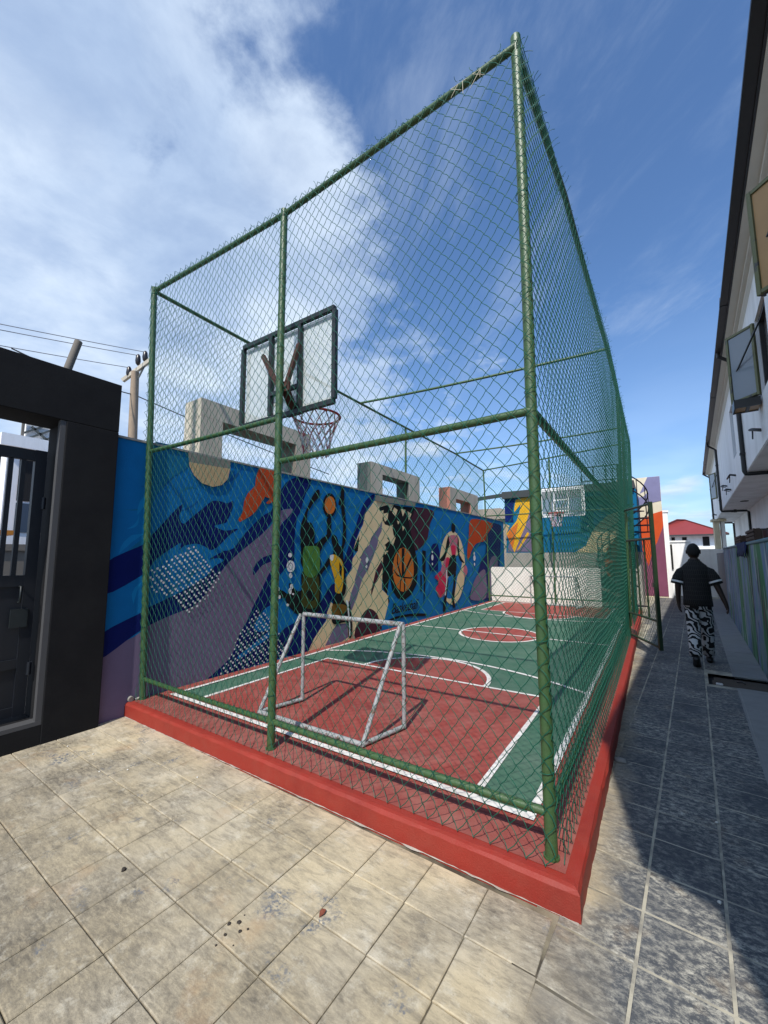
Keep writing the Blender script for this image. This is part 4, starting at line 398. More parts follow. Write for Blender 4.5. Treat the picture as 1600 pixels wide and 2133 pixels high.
mb = MB(); mb.add([(-150, -60, -0.12), (150, -60, -0.12), (150, 240, -0.12), (-150, 240, -0.12)], [(0, 1, 2, 3)])
mb.build('ground', SLAB, kind='structure')

def tile_mesh(w, l, h=0.03):
    me = MB(); c = 0.004
    a, b = w / 2, l / 2
    lo = [(-a, -b, -h), (a, -b, -h), (a, b, -h), (-a, b, -h)]; mid = [(x, y, -c) for x, y, _ in lo]
    top = [(-a + c, -b + c, 0), (a - c, -b + c, 0), (a - c, b - c, 0), (-a + c, b - c, 0)]
    me.add(lo + mid + top, [(0, 1, 5, 4), (1, 2, 6, 5), (2, 3, 7, 6), (3, 0, 4, 7), (4, 5, 9, 8), (5, 6, 10, 9), (6, 7, 11, 10), (7, 4, 8, 11), (8, 9, 10, 11)])
    return me
_tiles = {}
def tile(parent, x, y, rz, w, l, name='paving_tile', m=None, z=0.0):
    key = (name, round(w, 3), round(l, 3))
    if key not in _tiles: _tiles[key] = tile_mesh(w, l).build(name, m or PAVING, parent); o = _tiles[key]
    else:
        o = _tiles[key].copy(); COL.objects.link(o); o.parent = parent
    o.location = (x, y, z + random.uniform(-0.0012, 0.0012)); o.rotation_euler = (random.uniform(-.0015, .0015), random.uniform(-.0015, .0015), rz + random.uniform(-.004, .004))
    return o
fb = MB(); fb.add([(-4.06, -6, -0.0095), (0.10, -6, -0.0095), (0.10, 0.2, -0.0095), (-4.06, 0.2, -0.0095)], [(0, 1, 2, 3)])
forecourt = fb.build('forecourt_paving', JOINT, kind='structure')
T = 0.2975; W_ = T - 0.0048
for i in range(14):
    for j in range(7):
        cx = -0.025 - T * (i + 0.5) + 0.06; cy = -0.155 - T * (j + 0.5) - (cx + 2) * 0.012
        if cx < -4.05: continue
        tile(forecourt, cx, cy, -0.012, W_, W_)
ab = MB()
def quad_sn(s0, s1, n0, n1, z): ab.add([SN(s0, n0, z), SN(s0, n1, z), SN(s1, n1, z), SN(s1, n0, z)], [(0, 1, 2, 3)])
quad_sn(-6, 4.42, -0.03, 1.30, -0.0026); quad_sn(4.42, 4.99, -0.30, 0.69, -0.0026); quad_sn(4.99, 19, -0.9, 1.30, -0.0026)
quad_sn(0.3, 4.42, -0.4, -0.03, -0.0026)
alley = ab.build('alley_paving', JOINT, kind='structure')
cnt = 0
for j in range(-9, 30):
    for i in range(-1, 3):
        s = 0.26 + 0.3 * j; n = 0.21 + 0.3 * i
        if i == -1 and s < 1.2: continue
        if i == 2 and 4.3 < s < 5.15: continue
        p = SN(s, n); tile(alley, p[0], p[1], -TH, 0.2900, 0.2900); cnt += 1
stuff = MB()
for j in range(30, 58):
    for i in range(-2, 3):
        p = SN(0.26 + 0.3 * j, 0.21 + 0.3 * i); a = 0.1465
        stuff.add([(p[0] - a, p[1] - a, 0), (p[0] + a, p[1] - a, 0), (p[0] + a, p[1] + a, 0), (p[0] - a, p[1] + a, 0)], [(0, 1, 2, 3)])
stuff.build('far_paving_tiles', PAVING, alley, kind='stuff')
# concrete cover slabs along the foot of the painted fence
sb = MB(); 
for q in ((-6, 4.42), (4.99, 17)):
    sb.add([SN(q[0], 0.95, -0.0012), SN(q[0], 1.31, -0.0012), SN(q[1], 1.31, -0.0012), SN(q[1], 0.95, -0.0012)], [(0, 1, 2, 3)])
strip = sb.build('drain_strip', SLAB, kind='structure')
s = -5.0
while s < 16:
    l = 0.86
    if not (s + l > 4.40 and s < 5.0):
        p = SN(s + l / 2, 1.135); tile(strip, p[0], p[1], -TH, 0.33, l - 0.012, 'cover_slab', SLAB, 0.004); s += l
    else: s = 5.02
for a, b in ((3.6, 4.42),):
    p = SN((a + b) / 2, 1.135); tile(strip, p[0], p[1], -TH, 0.33, b - a - 0.012, 'cover_slab', SLAB, 0.004)

# ---- court: raised slab with red painted kerb, acrylic colours, white lines
K = 0.132
c = MB(); x0, x1, y0, y1 = -4.05, 0.143, -0.145, 10.92; ch = 0.022
path = []
xx = x0
while xx < x1 - 0.05: path.append((xx, y0, 0, -1)); xx += random.uniform(0.05, 0.10)
path.append((x1, y0, 0.7, -0.7)); yy = y0 + 0.07
while yy < y1: path.append((x1, yy, 1, 0)); yy += random.uniform(0.06, 0.14)
path.append((x1, y1, 1, 0)); n_ = len(path); rows = [[], [], [], []]
for px_, py_, ox, oy in path:
    j = lambda k: random.gauss(0, k)
    rows[0].append((px_ + ox * j(.002), py_ + oy * j(.002), -0.1)); rows[1].append((px_ + ox * j(.0022), py_ + oy * j(.0022), K - ch + j(.0025)))
    cw = ch * 1.4 + j(.003); rows[2].append((px_ - ox * cw * .35, py_ - oy * cw * .35, K - .004 + j(.0012))); rows[3].append((px_ - ox * cw, py_ - oy * cw, K))
c.add(sum(rows, []), [(r * n_ + i, r * n_ + i + 1, (r + 1) * n_ + i + 1, (r + 1) * n_ + i) for r in range(3) for i in range(n_ - 1)], 0, False)
c.add(rows[3] + [(x0, y1, K)], [tuple(range(n_ + 1))], 0)
court = c.build('basketball_court', [KERB], kind='structure')
def sheet(name, m, poly, z, parent=court):
    q = MB(); flat(q, poly, 'z', z); return q.build(name, m, parent)
def rect(a, b, cc, d): return [(a, b), (cc, b), (cc, d), (a, d)]
sheet('faded_border', KERBTOP, rect(-4.045, -0.075, 0.075, 10.90), K + 0.002)
sheet('red_border', CRED, rect(-4.045, 0.16, 0.03, 10.88), K + 0.004)
sheet('green_surface', CGREEN, rect(-3.85, 0.24, -0.16, 10.54), K + 0.007)
def arc(cx, cy, r, a0, a1, n=40): return [(cx + r * math.cos(a0 + (a1 - a0) * i / n), cy + r * math.sin(a0 + (a1 - a0) * i / n)) for i in range(n + 1)]
def lw(path, w=0.05, closed=False):
    q = MB(); n = len(path); L_, R_ = [], []
    for i in range(n):
        a = Vector(path[(i - 1) % n] if (closed or i > 0) else path[i]); b = Vector(path[(i + 1) % n] if (closed or i < n - 1) else path[i])
        d = (b - a).normalized(); nn = Vector((-d.y, d.x)) * w / 2; p = Vector(path[i]); L_.append(p + nn); R_.append(p - nn)
    vs = [(p.x, p.y, K + 0.013) for p in L_] + [(p.x, p.y, K + 0.013) for p in R_]
    m = n if closed else n - 1
    q.add(vs, [(i, (i + 1) % n, (i + 1) % n + n, i + n) for i in range(m)]); return q
for mir in (0, 1):
    Y = (lambda y: 10.78 - y) if mir else (lambda y: y)
    fl = lambda P: [(x, Y(y)) for x, y in P]
    sheet('red_key', CRED, fl(rect(-3.49, 0.24, -0.5, 2.29) if not mir else rect(-3.49, 0.24, -0.5, 2.29)), K + 0.010)
    sheet('red_half_circle', CRED, fl(arc(-2.0, 2.29, 0.84, 0, math.pi)), K + 0.0105)
    lw(fl([(-3.49, 0.24), (-3.49, 2.29), (-0.5, 2.29), (-0.5, 0.24)])).build('white_line', LINE, court)
    q = lw(fl(arc(-2.0, 2.29, 0.84, 0, math.pi))); q.v = [(x, y, z + .0007) for x, y, z in q.v]; q.build('white_line', LINE, court)
    a = math.asin(1.83 / 3.39); q = lw(fl(arc(-2.0, -0.21, 3.39, math.pi / 2 - a, math.pi / 2 + a))); q.v = [(x, y, z + .0014) for x, y, z in q.v]; q.build('white_line', LINE, court)
sheet('red_centre_circle', CRED, arc(-2.0, 5.39, 0.72, 0, 2 * math.pi, 64)[:-1], K + 0.010)
lw(arc(-2.0, 5.39, 0.72, 0, 2 * math.pi, 64)[:-1], closed=True).build('white_line', LINE, court)
q = lw([(-3.85, 5.39), (-0.16, 5.39)]); q.v = [(x, y, z + .0007) for x, y, z in q.v]; q.build('white_line', LINE, court)
ol = MB()
for r in ((-3.875, 0.215, -0.135, 0.265), (-3.875, 10.515, -0.135, 10.565), (-3.875, 0.265, -3.825, 10.515), (-0.185, 0.265, -0.135, 10.515)):
    flat(ol, rect(*r), 'z', K + 0.016)
ol.build('white_boundary_line', LINE, court)

# ---- mural wall along the left of the court
wall = MB().box((-4.05, -0.398, -0.1), (-4.27, 12.5, 2.84)).build('mural_wall', PAINT['blue'])
tag(wall, 'long blue wall painted with waves and basketball players beside the court', 'wall')
cp = MB().box((-4.035, -0.40, 2.840), (-4.285, 12.5, 2.862)); cp.build('wall_coping', CONC, wall)
# loose brush strokes in the blue ground, under the other shapes
q = MB(); rs = random.Random(5)
for i in range(150):
    y, z = rs.uniform(-0.35, 12.0), rs.uniform(0.15, 2.75); an = rs.uniform(0.2, 1.3); l = rs.uniform(.12, .55); w = rs.uniform(.012, .05)
    d = Vector((math.cos(an), math.sin(an))); nn = Vector((-d.y, d.x)); bend = rs.uniform(-.12, .12)
    pts = []
    for sg in (1, -1):
        for k in (range(7) if sg > 0 else range(6, -1, -1)):
            t = k / 6; p = Vector((y, z)) + d * l * (t - .5) + nn * (bend * l * (1 - (2 * t - 1) ** 2) * 2 + sg * w * math.sin(math.pi * min(.97, max(.03, t))) * rs.uniform(.75, 1.1)); pts.append((min(12.4, max(-.39, p.x)), min(2.83, max(.01, p.y))))
    flat(q, pts, 'x', -4.05 + .0002 + i * .000002, rs.choice((0, 0, 1, 2)))
q.build('painted_brush_strokes', [PAINT['teal'], mat('mural_mid_blue', (0.004, 0.085, 0.27), 0.8, 0.2, 3, spec=0.15), mat('mural_light_blue', (0.006, 0.19, 0.44), 0.8, 0.2, 3, spec=0.15)], wall)
_layer = {}
groups = {}
for i, (part, colr, sm, poly) in enumerate(MURAL): groups.setdefault(part, []).append((i, colr, sm, poly))
for part, items in groups.items():
    cols = sorted({cc for _, cc, _, _ in items}); q = MB()
    for i, cc, sm, poly in items:
        flat(q, smooth_outline(poly) if sm else poly, 'x', -4.05 + 0.0006 + 0.00022 * i, cols.index(cc))
    nm = part
    q.build('painted_' + nm if not nm.startswith('painted') else nm, [PAINT[k] for k in cols], wall)
def inside(p, poly):
    r = False; j = len(poly) - 1
    for i in range(len(poly)):
        if (poly[i][1] > p[1]) != (poly[j][1] > p[1]) and p[0] < (poly[j][0] - poly[i][0]) * (p[1] - poly[i][1]) / (poly[j][1] - poly[i][1]) + poly[i][0]: r = not r
        j = i
    return r
q = MB()
for area, st in zip(DOT_AREAS, (0.062, 0.066)):
    for i in range(-60, 60):
        for j in range(-60, 60):
            p = (0.6 + (i + 0.5 * (j % 2)) * st * 0.98 + j * 0.004, 1.0 + j * st * 0.62 + i * 0.018)
            if inside(p, area):
                r = 0.0135 * random.uniform(0.75, 1.1); flat(q, [(p[0] + r * math.cos(t * math.pi / 4), p[1] + r * math.sin(t * math.pi / 4)) for t in range(8)], 'x', -4.05 + 0.028)
q.build('painted_white_dots', PAINT['white'], wall)
# brush lettering under the ball
cu = bpy.data.curves.new('lettering', 'FONT'); cu.body = 'Basketball'; cu.size = 0.30; cu.shear = 0.35; cu.space_character = 0.92; cu.offset = 0.004
to = bpy.data.objects.new('lettering_source', cu); COL.objects.link(to); dg = bpy.context.evaluated_depsgraph_get()
me = bpy.data.meshes.new_from_object(to.evaluated_get(dg)); bpy.data.objects.remove(to); me.materials.clear(); me.materials.append(PAINT['black'])
lt = bpy.data.objects.new('painted_lettering', me); COL.objects.link(lt); lt.parent = wall
lt.matrix_local = Matrix(((0, 0, 1, -4.05 + 0.031), (1, 0, 0, 4.80), (0, 1, 0, 0.42), (0, 0, 0, 1)))
# broken pipe end in the purple foot of the wall
hp = MB().tube([(-4.06, -0.10, 0.16), (-4.02, -0.10, 0.155)], 0.028, 10); hp.tube([(-4.03, -0.055, 0.14), (-4.02, -0.02, 0.15)], 0.012, 6)
hp.build('pipe_stub', CONC, wall)

# ---- black gateway at the near end of the wall, with its metal gate
t = thing('gateway', 'tall black rendered gateway at the near end of the mural wall', 'gateway', (-4.2, -2.0, 0))
def part(name, mbx, m, parent, loc=None, **k):
    """mesh given in world coordinates, hung under an unrotated Empty"""
    mbx.v = [(x - parent.location.x, y - parent.location.y, z - parent.location.z) for x, y, z in mbx.v]
    return mbx.build(name, m, parent, **k)
bevel(part('pillar', MB().box((-3.975, -0.40, -0.1), (-4.42, -0.84, 2.868)), BLACKW, t), 0.006)
bevel(part('pillar', MB().box((-3.975, -3.30, -0.1), (-4.42, -3.74, 2.868)), BLACKW, t), 0.006)
bevel(part('lintel', MB().box((-3.975, -0.40, 2.87), (-4.42, -3.74, 3.372)), BLACKW, t), 0.006)
part('jamb_trim', MB().box((-3.985, -0.842, 0.19), (-4.04, -0.885, 2.868)), GREYW, t)
part('sill', MB().box((-3.98, -0.843, -0.1), (-4.42, -3.297, 0.165)), BLACKW, t)
part('sill_trim', MB().box((-3.982, -0.842, 0.166), (-4.10, -3.297, 0.20)), GREYW, t)
g = thing('metal_gate', 'dark metal gate with upright bars over a solid panel inside the black gateway', 'gate', (-4.28, -2.05, 0.2))
part('top_rail', MB().box((-4.26, -0.90, 2.50), (-4.31, -3.25, 2.60)), GATEM, g)
part('middle_rail', MB().box((-4.26, -0.90, 1.34), (-4.31, -3.25, 1.44)), GATEM, g)
part('lower_rail', MB().box((-4.26, -0.90, 0.62), (-4.31, -3.25, 0.70)), GATEM, g)
part('bottom_rail', MB().box((-4.26, -0.90, 0.21), (-4.31, -3.25, 0.29)), GATEM, g)
for y in (-0.885, -3.17): part('stile', MB().box((-4.255, y, 0.205), (-4.315, y - 0.085, 2.605)), GATEM, g)
part('lower_panel', MB().box((-4.28, -0.95, 0.28), (-4.29, -3.2, 1.36)), GATEM, g)
part('lock_box', MB().box((-4.235, -0.93, 0.98), (-4.254, -1.05, 1.14)), STEEL, g); part('handle', MB().tube([(-4.25, -1.00, 1.20), (-4.21, -1.00, 1.20), (-4.21, -1.00, 1.34), (-4.25, -1.00, 1.34)], 0.009, 6), STEEL, g)
y = -1.03
while y > -3.1:
    part('bar', MB().box((-4.268, y, 1.43), (-4.302, y - 0.035, 2.51)), GATEM, g); y -= 0.088
for z in (2.05, 0.55): part('hinge', MB().tube([(-4.25, -0.885, z), (-4.25, -0.885, z + .11)], 0.018, 8), GATEM, g)
tag(MB().tube([(-4.35, -0.79, 3.36), (-4.35, -0.685, 3.84)], 0.036, 12).build('pipe_post', FRAMEB), 'grey pipe end leaning up behind the black gateway lintel', 'pipe')

# ---- three unfinished gate frames standing on the wall
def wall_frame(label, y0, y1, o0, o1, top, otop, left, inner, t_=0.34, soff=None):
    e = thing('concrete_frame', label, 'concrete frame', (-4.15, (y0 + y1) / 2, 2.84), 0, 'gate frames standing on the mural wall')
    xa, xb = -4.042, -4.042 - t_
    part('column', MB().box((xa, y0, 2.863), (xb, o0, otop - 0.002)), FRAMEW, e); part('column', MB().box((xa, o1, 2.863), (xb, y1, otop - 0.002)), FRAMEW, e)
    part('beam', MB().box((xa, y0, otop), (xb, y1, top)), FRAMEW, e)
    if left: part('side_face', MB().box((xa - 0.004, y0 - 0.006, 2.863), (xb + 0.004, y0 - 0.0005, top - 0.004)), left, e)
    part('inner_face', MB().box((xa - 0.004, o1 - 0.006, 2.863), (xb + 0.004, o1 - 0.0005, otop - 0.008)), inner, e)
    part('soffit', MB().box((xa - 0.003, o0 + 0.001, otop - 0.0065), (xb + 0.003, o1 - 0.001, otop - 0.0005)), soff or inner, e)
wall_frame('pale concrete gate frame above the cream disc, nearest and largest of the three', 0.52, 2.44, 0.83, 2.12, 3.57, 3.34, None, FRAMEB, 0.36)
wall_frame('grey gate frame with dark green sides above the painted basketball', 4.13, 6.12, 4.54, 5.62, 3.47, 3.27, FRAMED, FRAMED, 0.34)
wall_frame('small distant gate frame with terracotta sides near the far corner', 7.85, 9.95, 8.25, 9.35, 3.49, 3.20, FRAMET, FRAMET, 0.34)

# ---- end of the court: low white wall, mural building with black roof edge
lw_ = MB().box((-4.03, 10.95, -0.1), (-0.82, 11.10, 1.225)).build('low_white_wall', WHITE2); tag(lw_, 'low sunlit white wall across the far end of the court', 'wall')
mbld = thing('mural_building', 'blue and yellow painted building with black roof edge behind the far hoop', 'building', (-1.5, 14.0, 0))
part('wall', MB().box((-3.99, 12.55, 1.70), (0.15, 15.9, 3.68)), PAINT['teal'], mbld)
part('grey_wall_band', MB().box((-3.99, 12.54, -0.1), (0.15, 15.9, 1.699)), CONC, mbld)  # grey lower band under the coloured wall
rf = part('roof_edge', MB().box((-4.04, 12.40, 3.682), (0.12, 16.0, 3.93)), ROOFD, mbld)
q = MB(); cols = sorted({cc for cc, _, _ in END_MURAL})
for i, (cc, sm, poly) in enumerate(END_MURAL):
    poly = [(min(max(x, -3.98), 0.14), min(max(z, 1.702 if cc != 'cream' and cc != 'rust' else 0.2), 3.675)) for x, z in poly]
    flat(q, poly, 'y', 12.55 - 0.012 - 0.001 * i, cols.index(cc))
part('wall_painting', q, [PAINT[k] for k in cols], mbld)
part('outlet_pipe', MB().tube([(-1.25, 12.56, 2.55), (-1.25, 12.47, 2.55)], 0.035, 10), WHITEW, mbld)
dk = tag(MB().bar((-5.3, 12.9, 3.80), (-4.05, 12.6, 3.84), 0.10, 0.13).build('roof_beam', ROOFD), 'dark beam sticking out left from the mural building roof', 'beam')
bh = thing('brown_house', 'brown gabled house seen past the far left corner of the court', 'house', (-6.4, 17.5, 0))
part('wall', MB().box((-8.2, 16, -0.1), (-4.75, 19, 3.25)), BRICKB, bh); part('roof', MB().prism([(-8.5, 3.25), (-4.55, 3.25), (-5.2, 3.75), (-7.8, 3.75)], 'y', 15.8, 19.2), BRICKB, bh)

# tall painted end wall (narrow slab) and the plinth at its foot
pw = thing('painted_tower_wall', 'tall white slab wall painted lilac, orange and plum beside the alley', 'wall', (0.4, 16.6, 0))
part('wall', MB().box((-0.6, 16.46, -0.1), (0.865, 17.2, 4.64)), PAINT['creamb'], pw)
q = MB(); cols = sorted({cc for cc, _ in PILLAR_MURAL})
for i, (cc, poly) in enumerate(PILLAR_MURAL): flat(q, [(min(x, 0.864), min(max(z, 0.05), 4.638)) for x, z in poly], 'y', 16.46 - 0.012 - 0.001 * i, cols.index(cc))
part('wall_painting', q, [PAINT[k] for k in cols], pw)
part('side_pier', MB().box((0.867, 16.50, -0.1), (1.02, 17.25, 3.22)), WHITEW, pw)
part('pier_cap', MB().box((0.85, 16.47, 3.222), (1.05, 17.28, 3.30)), WHITEW, pw)

# ---- boundary walls and house at the end of the alley
fw = tag(MB().box((0.9, 17.7, -0.1), (1.72, 17.9, 2.10)).box((0.88, 17.66, 2.102), (1.74, 17.94, 2.17)).build('boundary_wall', WHITEW), 'sunlit white boundary wall closing the end of the alley', 'wall')
fg = tag(MB().box((1.725, 17.72, -0.1), (3.6, 17.9, 1.82)).build('boundary_wall', WHITE2), 'lower greyish boundary wall right of the walking man', 'wall')
gd = thing('narrow_door', 'dark narrow doorway on the left end of the white boundary wall', 'door', (1.0, 17.68, 0))
part('panel', MB().box((0.98, 17.64, 1.05), (1.10, 17.655, 1.98)), DARK, gd); part('frame', MB().box((0.96, 17.645, 1.03), (1.12, 17.658, 2.02)), BRONZE, gd)
hs = thing('red_roof_house', 'white house with red hipped roof behind the boundary wall', 'house', (2.4, 34, 0))
part('wall', MB().box((0.2, 32, -0.1), (4.15, 37, 2.93)), WHITEW, hs)
rp = [(-0.2, 31.5, 2.94), (4.55, 31.5, 2.94), (4.55, 37.5, 2.94), (-0.2, 37.5, 2.94), (2.05, 34.2, 4.15), (2.55, 34.8, 4.15)]
part('roof', MB().add(rp, [(0, 1, 5, 4), (1, 2, 5), (2, 3, 4, 5), (3, 0, 4), (3, 2, 1, 0)]), ROOFR, hs)
for a_, b_ in ((0, 4), (1, 5), (2, 5), (3, 4), (4, 5)): part('ridge_cap', MB().tube([Vector(rp[a_]) + Vector((0, 0, .02)), Vector(rp[b_]) + Vector((0, 0, .02))], 0.05, 6), mat('dark_red_ridge', (0.11, 0.02, 0.018), 0.6), hs)
part('fascia', MB().box((-0.22, 31.46, 2.86), (4.57, 31.495, 2.96)), ROOFD, hs)
for a, b, zz in ((1.55, 1.75, 2.5), (2.15, 2.40, 2.5), (3.25, 3.6, 2.2)):
    w = part('window', MB().box((a, 31.97, zz), (b, 31.995, 2.80)), DARK, hs)
cc = thing('cream_column', 'weathered cream column at the far end of the building overhang', 'column', (2.75, 19.2, 0))
part('shaft', MB().box((2.62, 19.0, -0.1), (2.80, 19.4, 2.95)), YELLOWW, cc); part('shaft', MB().box((2.85, 19.05, -0.1), (2.97, 19.4, 2.95)), WHITE2, cc)
part('capital', MB().box((2.55, 18.93, 2.952), (3.02, 19.45, 3.05)), YELLOWW, cc)

# ---- street beyond the gateway
wh = thing('street_house', 'white house with lattice balcony seen through the black gateway', 'house', (-10, 0.7, 0))
part('wall', MB().box((-9.0, -0.12, -0.1), (-11.5, 1.5, 3.58)), WHITEW, wh)
part('parapet', MB().box((-8.9, -0.24, 3.582), (-11.6, 1.6, 3.80)), WHITEW, wh)
lat = part('lattice_frame', MB().box((-9.06, 0.06, 3.802), (-9.10, 0.10, 4.17)).box((-9.06, 0.06, 4.13), (-9.10, 1.2, 4.17)), FRAMEB, wh)
for a, b in (((0.1, 3.90), (0.45, 4.15)), ((0.15, 3.80), (0.62, 4.14)), ((0.2, 4.05), (0.5, 3.80)), ((0.35, 3.80), (0.8, 4.1))):
    q = MB().bar((-9.08, a[0], a[1]), (-9.08, b[0], b[1]), 0.03, 0.035); q.v = [(x + 10, y_ - 0.7, z) for x, y_, z in q.v]; q.build('lattice_bar', FRAMED, wh)
part('balcony_wall', MB().box((-9.12, 0.13, 3.802), (-9.3, 1.5, 4.12)), WHITEW, wh)
for a in (0.06, 0.44): 
    part('window', MB().box((-8.985, a, 2.62), (-8.998, a + 0.30, 3.42)), DARK, wh); part('blue_panel', MB().box((-8.985, a, 2.05), (-8.997, a + 0.30, 2.58)), mat('slate_blue_panel', (0.05, 0.075, 0.11), 0.6), wh)
tag(MB().box((-8.0, -1.6, 1.96), (-8.6, -0.12, 2.03)).build('awning', mat('orange_awning', (0.55, 0.20, 0.02), 0.7)), 'orange awning edge seen between the gate bars', 'awning')
yw = tag(MB().box((-7.6, -2.5, -0.1), (-7.8, 7, 1.70)).box((-7.57, -2.5, 1.702), (-7.83, 7, 1.80)).build('street_wall', FRAMEB), 'low grey street wall seen through the gate bars', 'wall')

# ---- utility pole and wires beyond the wall
up = thing('utility_pole', 'weathered wooden utility pole with insulators beyond the blue wall', 'utility pole', (-12.2, 3.33, 0))
part('pole', MB().tube([(-12.2, 3.34, -0.1), (-12.17, 3.31, 5.0), (-12.03, 3.20, 7.10)], [0.15, 0.125, 0.105], 12), WOOD, up)
part('crossarm', MB().bar((-12.32, 3.00, 6.82), (-11.52, 3.46, 7.50), 0.09, 0.10), FRAMEW, up)
part('brace', MB().bar((-11.98, 3.24, 6.82), (-11.75, 3.33, 7.28), 0.03, 0.04), FRAMED, up)
INS = [Vector((-12.17, 3.09, 7.10)), Vector((-11.92, 3.21, 7.46)), Vector((-11.74, 3.32, 7.56))]
for p in INS:
    part('insulator', MB().tube([p + Vector((0, 0, -0.19)), p + Vector((0, 0, -0.14)), p + Vector((0, 0, -0.05)), p + Vector((0, 0, 0.10)), p + Vector((0, 0, 0.15))], [0.02, 0.06, 0.075, 0.06, 0.03], 10), DARKP, up)
def wire(p, q, sag, r, m, label, n=14):
    p, q = Vector(p), Vector(q); pts = [p.lerp(q, i / n) - Vector((0, 0, sag * 4 * (i / n) * (1 - i / n))) for i in range(n + 1)]
    tag(MB().tube(pts, r, 5).build('power_wire' if m is WIREG else 'black_cable', m), label, 'wire')
for p, e, w in zip(INS, ((-11.36, 0.10, 6.36), (-11.34, 0.07, 6.71), (-11.33, 0.06, 6.84)), ('lowest', 'middle', 'topmost')):
    a = p + Vector((0, 0, 0.12)); b = a + (Vector(e) - a) * 2.4
    wire(a, b, 0.05, 0.010, WIREG, w + ' grey power wire running left from the utility pole')
wire((-12.12, 3.28, 6.42), (-10.9, 0.2, 6.15), 0.10, 0.016, CABLE, 'black cable from behind the black gateway to the utility pole')
wire((-12.12, 3.28, 6.42), (-9.1, 8.6, 4.55), 0.06, 0.016, CABLE, 'black cable dropping right from the utility pole behind the chain link fence')
# ================================================================== THE CAGE
KB = 0.148   # top of the court paint
cage = thing('chain_link_cage', 'tall green pipe and chain link cage round the basketball court', 'fence', (-2, 5.3, 0))
def lean(y): return 0.11 * min(1.0, y / 4.2)
def side(y, z, o=0.0): return (o + lean(y) * z / 4.7, y, z)
def left(z): k = (z - 0.13) / 4.5; return (-4.0 - 0.05 * k, -0.11 * k, z)
def post(a, b, r=0.029, n=12, cap=True):
    q = MB(); A, B = Vector(a), Vector(b); pts = [A.lerp(B, i / 6) + Vector((random.uniform(-.004, .004) if 0 < i < 6 else 0, random.uniform(-.004, .004) if 0 < i < 6 else 0, 0)) for i in range(7)]
    q.tube(pts, r, n); q.tube([A - Vector((0, 0, .012)), A + Vector((0, 0, .012))], r * 1.25, n)
    return part('post', q, GREEN, cage)
def rail(a, b, r=0.023, n=10, k=6, sag=0.006):
    A, B = Vector(a), Vector(b); pts = [A.lerp(B, i / k) + Vector((0, 0, -sag * 4 * (i / k) * (1 - i / k))) for i in range(k + 1)]
    return part('rail', MB().tube(pts, r, n), GREEN, cage)
post((0, 0, K), (0.0, 0.02, 4.78), 0.031)
post((-2.03, 0, K), (-2.03, 0, 4.66), 0.031)
post(left(K), left(4.66), 0.030)
for y in (6.5, 7.75): post(side(y, K), side(y, 4.74), 0.029)
post(side(10.65, K), side(10.65, 4.74)); post((-2.0, 10.65, K), (-2.0, 10.65, 4.6), 0.026); post((-4.0, 10.65, K), (-4.08, 10.65, 4.46), 0.026)
post((-4.12, 5.59, 2.86), (-4.10, 5.59, 4.53), 0.024)
TOPL = [left(4.62), (-4.10, 3.84, 4.58), (-4.10, 8.39, 4.54), (-4.09, 10.65, 4.44)]
TOPR = [(0, 0, 4.69), (0.06, 1.3, 4.71), (0.11, 4.5, 4.72), (0.112, 7.8, 4.72), (0.12, 10.65, 4.72)]
rail(left(4.62), (-2.03, 0, 4.62), 0.024); rail((-2.03, 0, 4.62), (0, 0, 4.69), 0.024)
for a, b in zip(TOPL[:-1], TOPL[1:]): rail(a, b, 0.023)
for a, b in zip(TOPR[:-1], TOPR[1:]): rail(a, b, 0.024)
rail(left(2.75), (-2.03, 0, 2.75), 0.022); rail((-2.03, 0, 2.38), (0, 0, 2.39), 0.024)
rail(left(0.338), (-2.03, 0, 0.335), 0.021); rail((-2.03, 0, 0.335), (0, 0, 0.337), 0.022)
rail(side(0, 2.39), side(6.5, 2.42), 0.026); rail(side(7.75, 2.42), side(10.65, 2.42), 0.024)
rail(side(0, 0.337), side(6.5, 0.34), 0.022); rail(side(7.75, 0.34), side(10.65, 0.34), 0.022)
rail((-4.10, 3.84, 4.58), (0.11, 4.5, 4.72), 0.022, sag=0.03); rail((-4.10, 8.39, 4.54), (0.115, 9.0, 4.72), 0.022, sag=0.03)
rail((-4.09, 10.65, 4.44), (0.12, 10.65, 4.72), 0.022); rail((-4.05, 10.65, 2.90), (0.06, 10.65, 2.90), 0.020); rail((-4.02, 10.65, 0.33), (0.02, 10.65, 0.33), 0.020)

